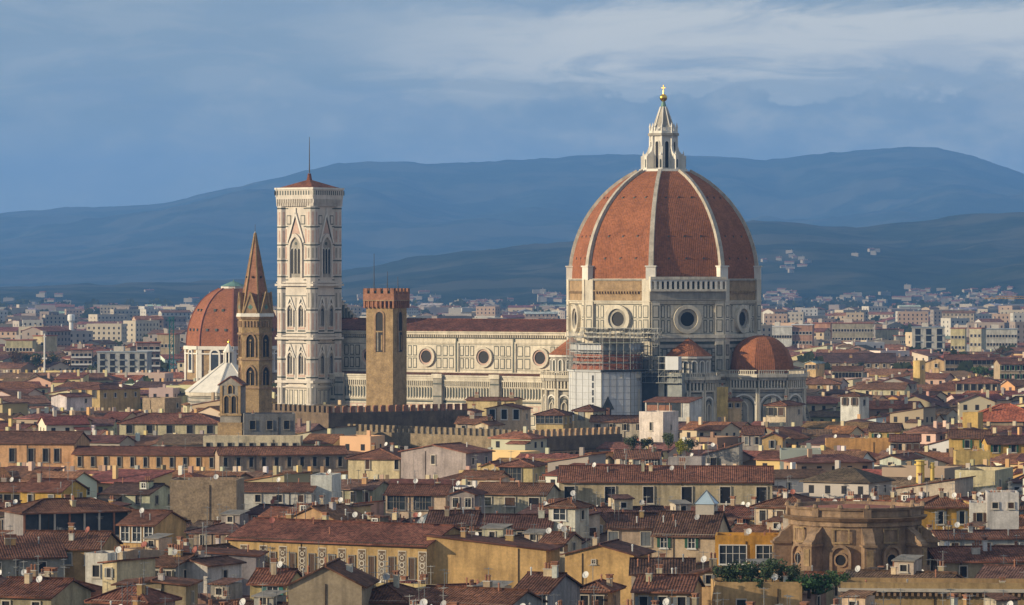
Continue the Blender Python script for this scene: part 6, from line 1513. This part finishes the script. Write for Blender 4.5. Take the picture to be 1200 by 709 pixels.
for i, (px, py, Y, w_, h_, c, lab, b) in enumerate(((742, 511, 985, 16, 15, (.04, .055, .03), 'dark bush on a terrace left of the white slit window block', 9), (758, 513, 985, 12, 13, (.045, .06, .03), 'bush in front of the white slit window block', 9), (783, 508, 970, 15, 18, (.05, .065, .03), 'dark shrub right of the white slit window block', 9),
        (797, 516, 960, 13, 15, (.17, .17, .02), 'bright yellow green bush on a roof terrace', 9), (810, 513, 965, 15, 17, (.035, .055, .03), 'dark bush right of the yellow green bush', 9), (856, 661, 569, 30, 24, (.035, .055, .025), 'spreading dark bush at the left of the planted terrace', 11), (880, 657, 569, 34, 30, (.04, .065, .028), 'tall dense bush in the middle of the planted terrace', 11),
        (905, 656, 569, 30, 30, (.045, .07, .03), 'bushy tree beside the chimney on the planted terrace', 11), (948, 672, 569, 44, 26, (.04, .085, .03), 'broad green hedge right of the planted terrace', 11), (925, 664, 569, 26, 26, (.05, .07, .03), 'loose green shrub at the right of the planted terrace', 11), (980, 668, 569, 24, 22, (.045, .08, .03), 'rounded green shrub below the round church', 11),
        (868, 679, 567, 16, 12, (.05, .07, .03), 'potted plant on the apricot parapet, left one', 11), (888, 679, 567, 14, 12, (.04, .07, .03), 'potted plant on the apricot parapet, right one', 11))):
    tree(px, py, Y, w_, h_, lab, tuple(q*1.5 for q in c), None, name='bush', base=b, n=1500, cat='bush')
# far tree belts read as one mass
mb = MB(); rn = random.Random(3)
for _ in range(480):
    Y = rn.uniform(1500, 6200); x = rn.uniform(-.126, .126)*Y; px = 600+F*x/Y
    if fits_far(x, Y, 17) is False: continue
    s = rn.uniform(4, 8)*(1+Y/9000); zb = rn.uniform(3, 7)
    if (int(x//2), int(Y//2)) in OCC: continue
    for _ in range(90):
        v = Vector((rn.gauss(0, 1), rn.gauss(0, 1), rn.gauss(0, .8))).normalized()*rn.uniform(.5, 1); p = Vector((x+v.x*s, Y+v.y*s, zb+s*.9+v.z*s*.9)); e1 = Vector((rn.gauss(0, 1), 0, rn.gauss(0, 1))).normalized()*s*.2; e2 = Vector((e1.z, e1.x*.3, -e1.x))
        mb.face([p-e1, p-e2, p+e1, p+e2], 'leaf_far')
tag(mb.build('distant_trees'), 'dark trees scattered among the far roofs', kind='stuff')

# ---------------------------------------------------------------- towers, cranes and small landmarks
def at(px, Y): return (xpx(px, Y), Y, 0)
Y = 3300; r = empty('water_tower', at(83.5, Y), 0, 'pale mushroom shaped water tower on the left skyline', 'water tower'); m = MB(); Z = lambda py: zpx(py, Y)
m.prism((0, 0), 14, 1.7, 1.7, 0, Z(376), 'frame_white', sm=True); m.build('shaft', r); m = MB(); m.lathe((0, 0), [(1.7, Z(378)), (3.0, Z(375.5)), (3.0, Z(370)), (2.4, Z(368.5)), (0, Z(368))], 'frame_white', 14); m.build('tank', r)
Y = 1960; r = empty('mast', at(52.3, Y), 0, 'tall thin white pylon among the trees at far left', 'pylon'); m = MB(); Z = lambda py: zpx(py, Y)
m.prism((0, 0), 8, .55, .35, 0, Z(391), 'frame_white', bot=False); m.build('pole', r); m = MB(); m.box(-1.2, 1.2, -.3, .3, Z(421), Z(419), 'frame_white'); m.box(-.8, .8, -.3, .3, Z(395), Z(394), 'frame_white'); m.build('crossarm', r)
def crane(lab, px, Y, ytop, col, jib, yj, ybase=0, wd=1.6):
    r = empty('tower_crane', at(px, Y), 0, lab, 'crane'); Z = lambda py: zpx(py, Y); m = MB(); h = Z(ytop); a = wd/2
    for sx in (-1, 1):
        for sy in (-1, 1): m.obox((sx*a, sy*a, 0), (sx*a, sy*a, h), .3, .3, 'paint')
    z = 0; k = 0
    while z < h-2: 
        m.obox((-a, -a, z), (a, -a, z+2), .2, .2, 'paint'); m.obox((a, -a, z), (a, a, z+2), .2, .2, 'paint'); m.obox((-a, -a, z+2), (a, -a, z+2), .2, .2, 'paint'); z += 2
    m.build('crane_mast', r, color=col); j = MB(); zj = Z(yj); l0, l1 = [q*Y/F for q in jib]
    for y in (-.6, .6): j.obox((l0, y, zj), (l1, y, zj), .35, .35, 'paint')
    j.obox((l0*.8, 0, zj+1.5), (l1*.9, 0, zj+1.5), .3, .3, 'paint'); x = l0
    while x < l1-3: j.obox((x, 0, zj), (x+1.5, 0, zj+1.5), .2, .2, 'paint'); j.obox((x+1.5, 0, zj+1.5), (x+3, 0, zj), .2, .2, 'paint'); x += 3
    j.build('jib', r, color=col); return r
crane('green tower crane standing left of the far red dome', 201, 1900, 371, (.02, .13, .13), (-6, 4), 376, wd=1.8)
crane('yellow construction crane with a long jib above the roofs at the right edge', 1222, 2600, 346, (.42, .24, .06), (-68, 16), 350)
Y = 4300; mb = MB(); X0, X1 = xpx(112, Y), xpx(188, Y); mb.box(X0, X1, Y, Y+40, 0, zpx(391.5, Y), 'sheet_white'); mb.box(xpx(118, Y), xpx(152, Y), Y+60, Y+100, 0, zpx(387, Y), 'sheet_white'); mb.box(xpx(176, Y), xpx(214, Y), Y+120, Y+150, 0, zpx(385.5, Y), 'frame_white')
o = mb.build('factory_hall'); tag(o, 'long low white industrial sheds on the plain at the left', 'warehouse')
Y = 3950; r = empty('white_tower_block', at(533, Y), 0, 'pale square tower block showing over the nave roof', 'tower block'); m = MB(); m.box(-6, 6, 0, 10, 0, zpx(361, Y), 'frame'); m.build('wall', r); m = MB(); m.box(-12, 16, -1, 14, 0, zpx(367.5, Y), 'frame'); m.build('podium', r)
# round lead roof, twin yellow chimneys, white cube with red band
O, w, ps = place(487, 620, 14, 0, 527); r = empty('round_roof_building', (O.x+w/2, O.y+3, 0), 0, 'round building with a low ribbed lead dome behind the mustard wall', 'building')
m = MB(); m.prism((0, 0), 16, w/2-.2, w/2-.2, 0, 14, 'stone_grey'); m.build('wall', r); m = MB(); P = [(w/2*math.cos(a), 14+2.5*math.sin(a)) for a in [math.pi/2*k/7 for k in range(7)]]+[(0, 16.5)]
for (r0, z0), (r1, z1) in zip(P, P[1:]): m.prism((0, 0), 16, r0, r1, z0, z1, 'lead', cap=False)
for k in range(16):
    a = 2*math.pi*k/16
    for (r0, z0), (r1, z1) in zip(P[:-1], P[1:]): m.obox((r0*math.cos(a), r0*math.sin(a), z0+.04), (r1*math.cos(a), r1*math.sin(a), z1+.04), .14, .12, 'lead')
m.build('dome', r); protect(487, 527, 621, O.y)
for px, pt, wd, lab in ((1078.5, 540, .95, 'stout yellow chimney tower with a collar, left one of the twin chimneys'), (1092.5, 543, .5, 'slender yellow chimney tower, right one of the twin chimneys')):
    Y = 860; r = empty('chimney_tower', at(px, Y), 0, lab, 'chimney'); Z = lambda py: zpx(py, Y); m = MB(); m.prism((0, 0), 12, wd, wd*.9, 0, Z(pt), 'paint', sm=True); m.prism((0, 0), 12, wd*1.35, wd*1.35, Z(pt+5), Z(pt+3.5), 'paint', bot=True); m.prism((0, 0), 12, wd*1.3, wd*1.1, Z(pt), Z(pt-1), 'paint', bot=True); m.build('shaft', r, color=(.60, .44, .12))
protect(1073, 1096, 566, 858)
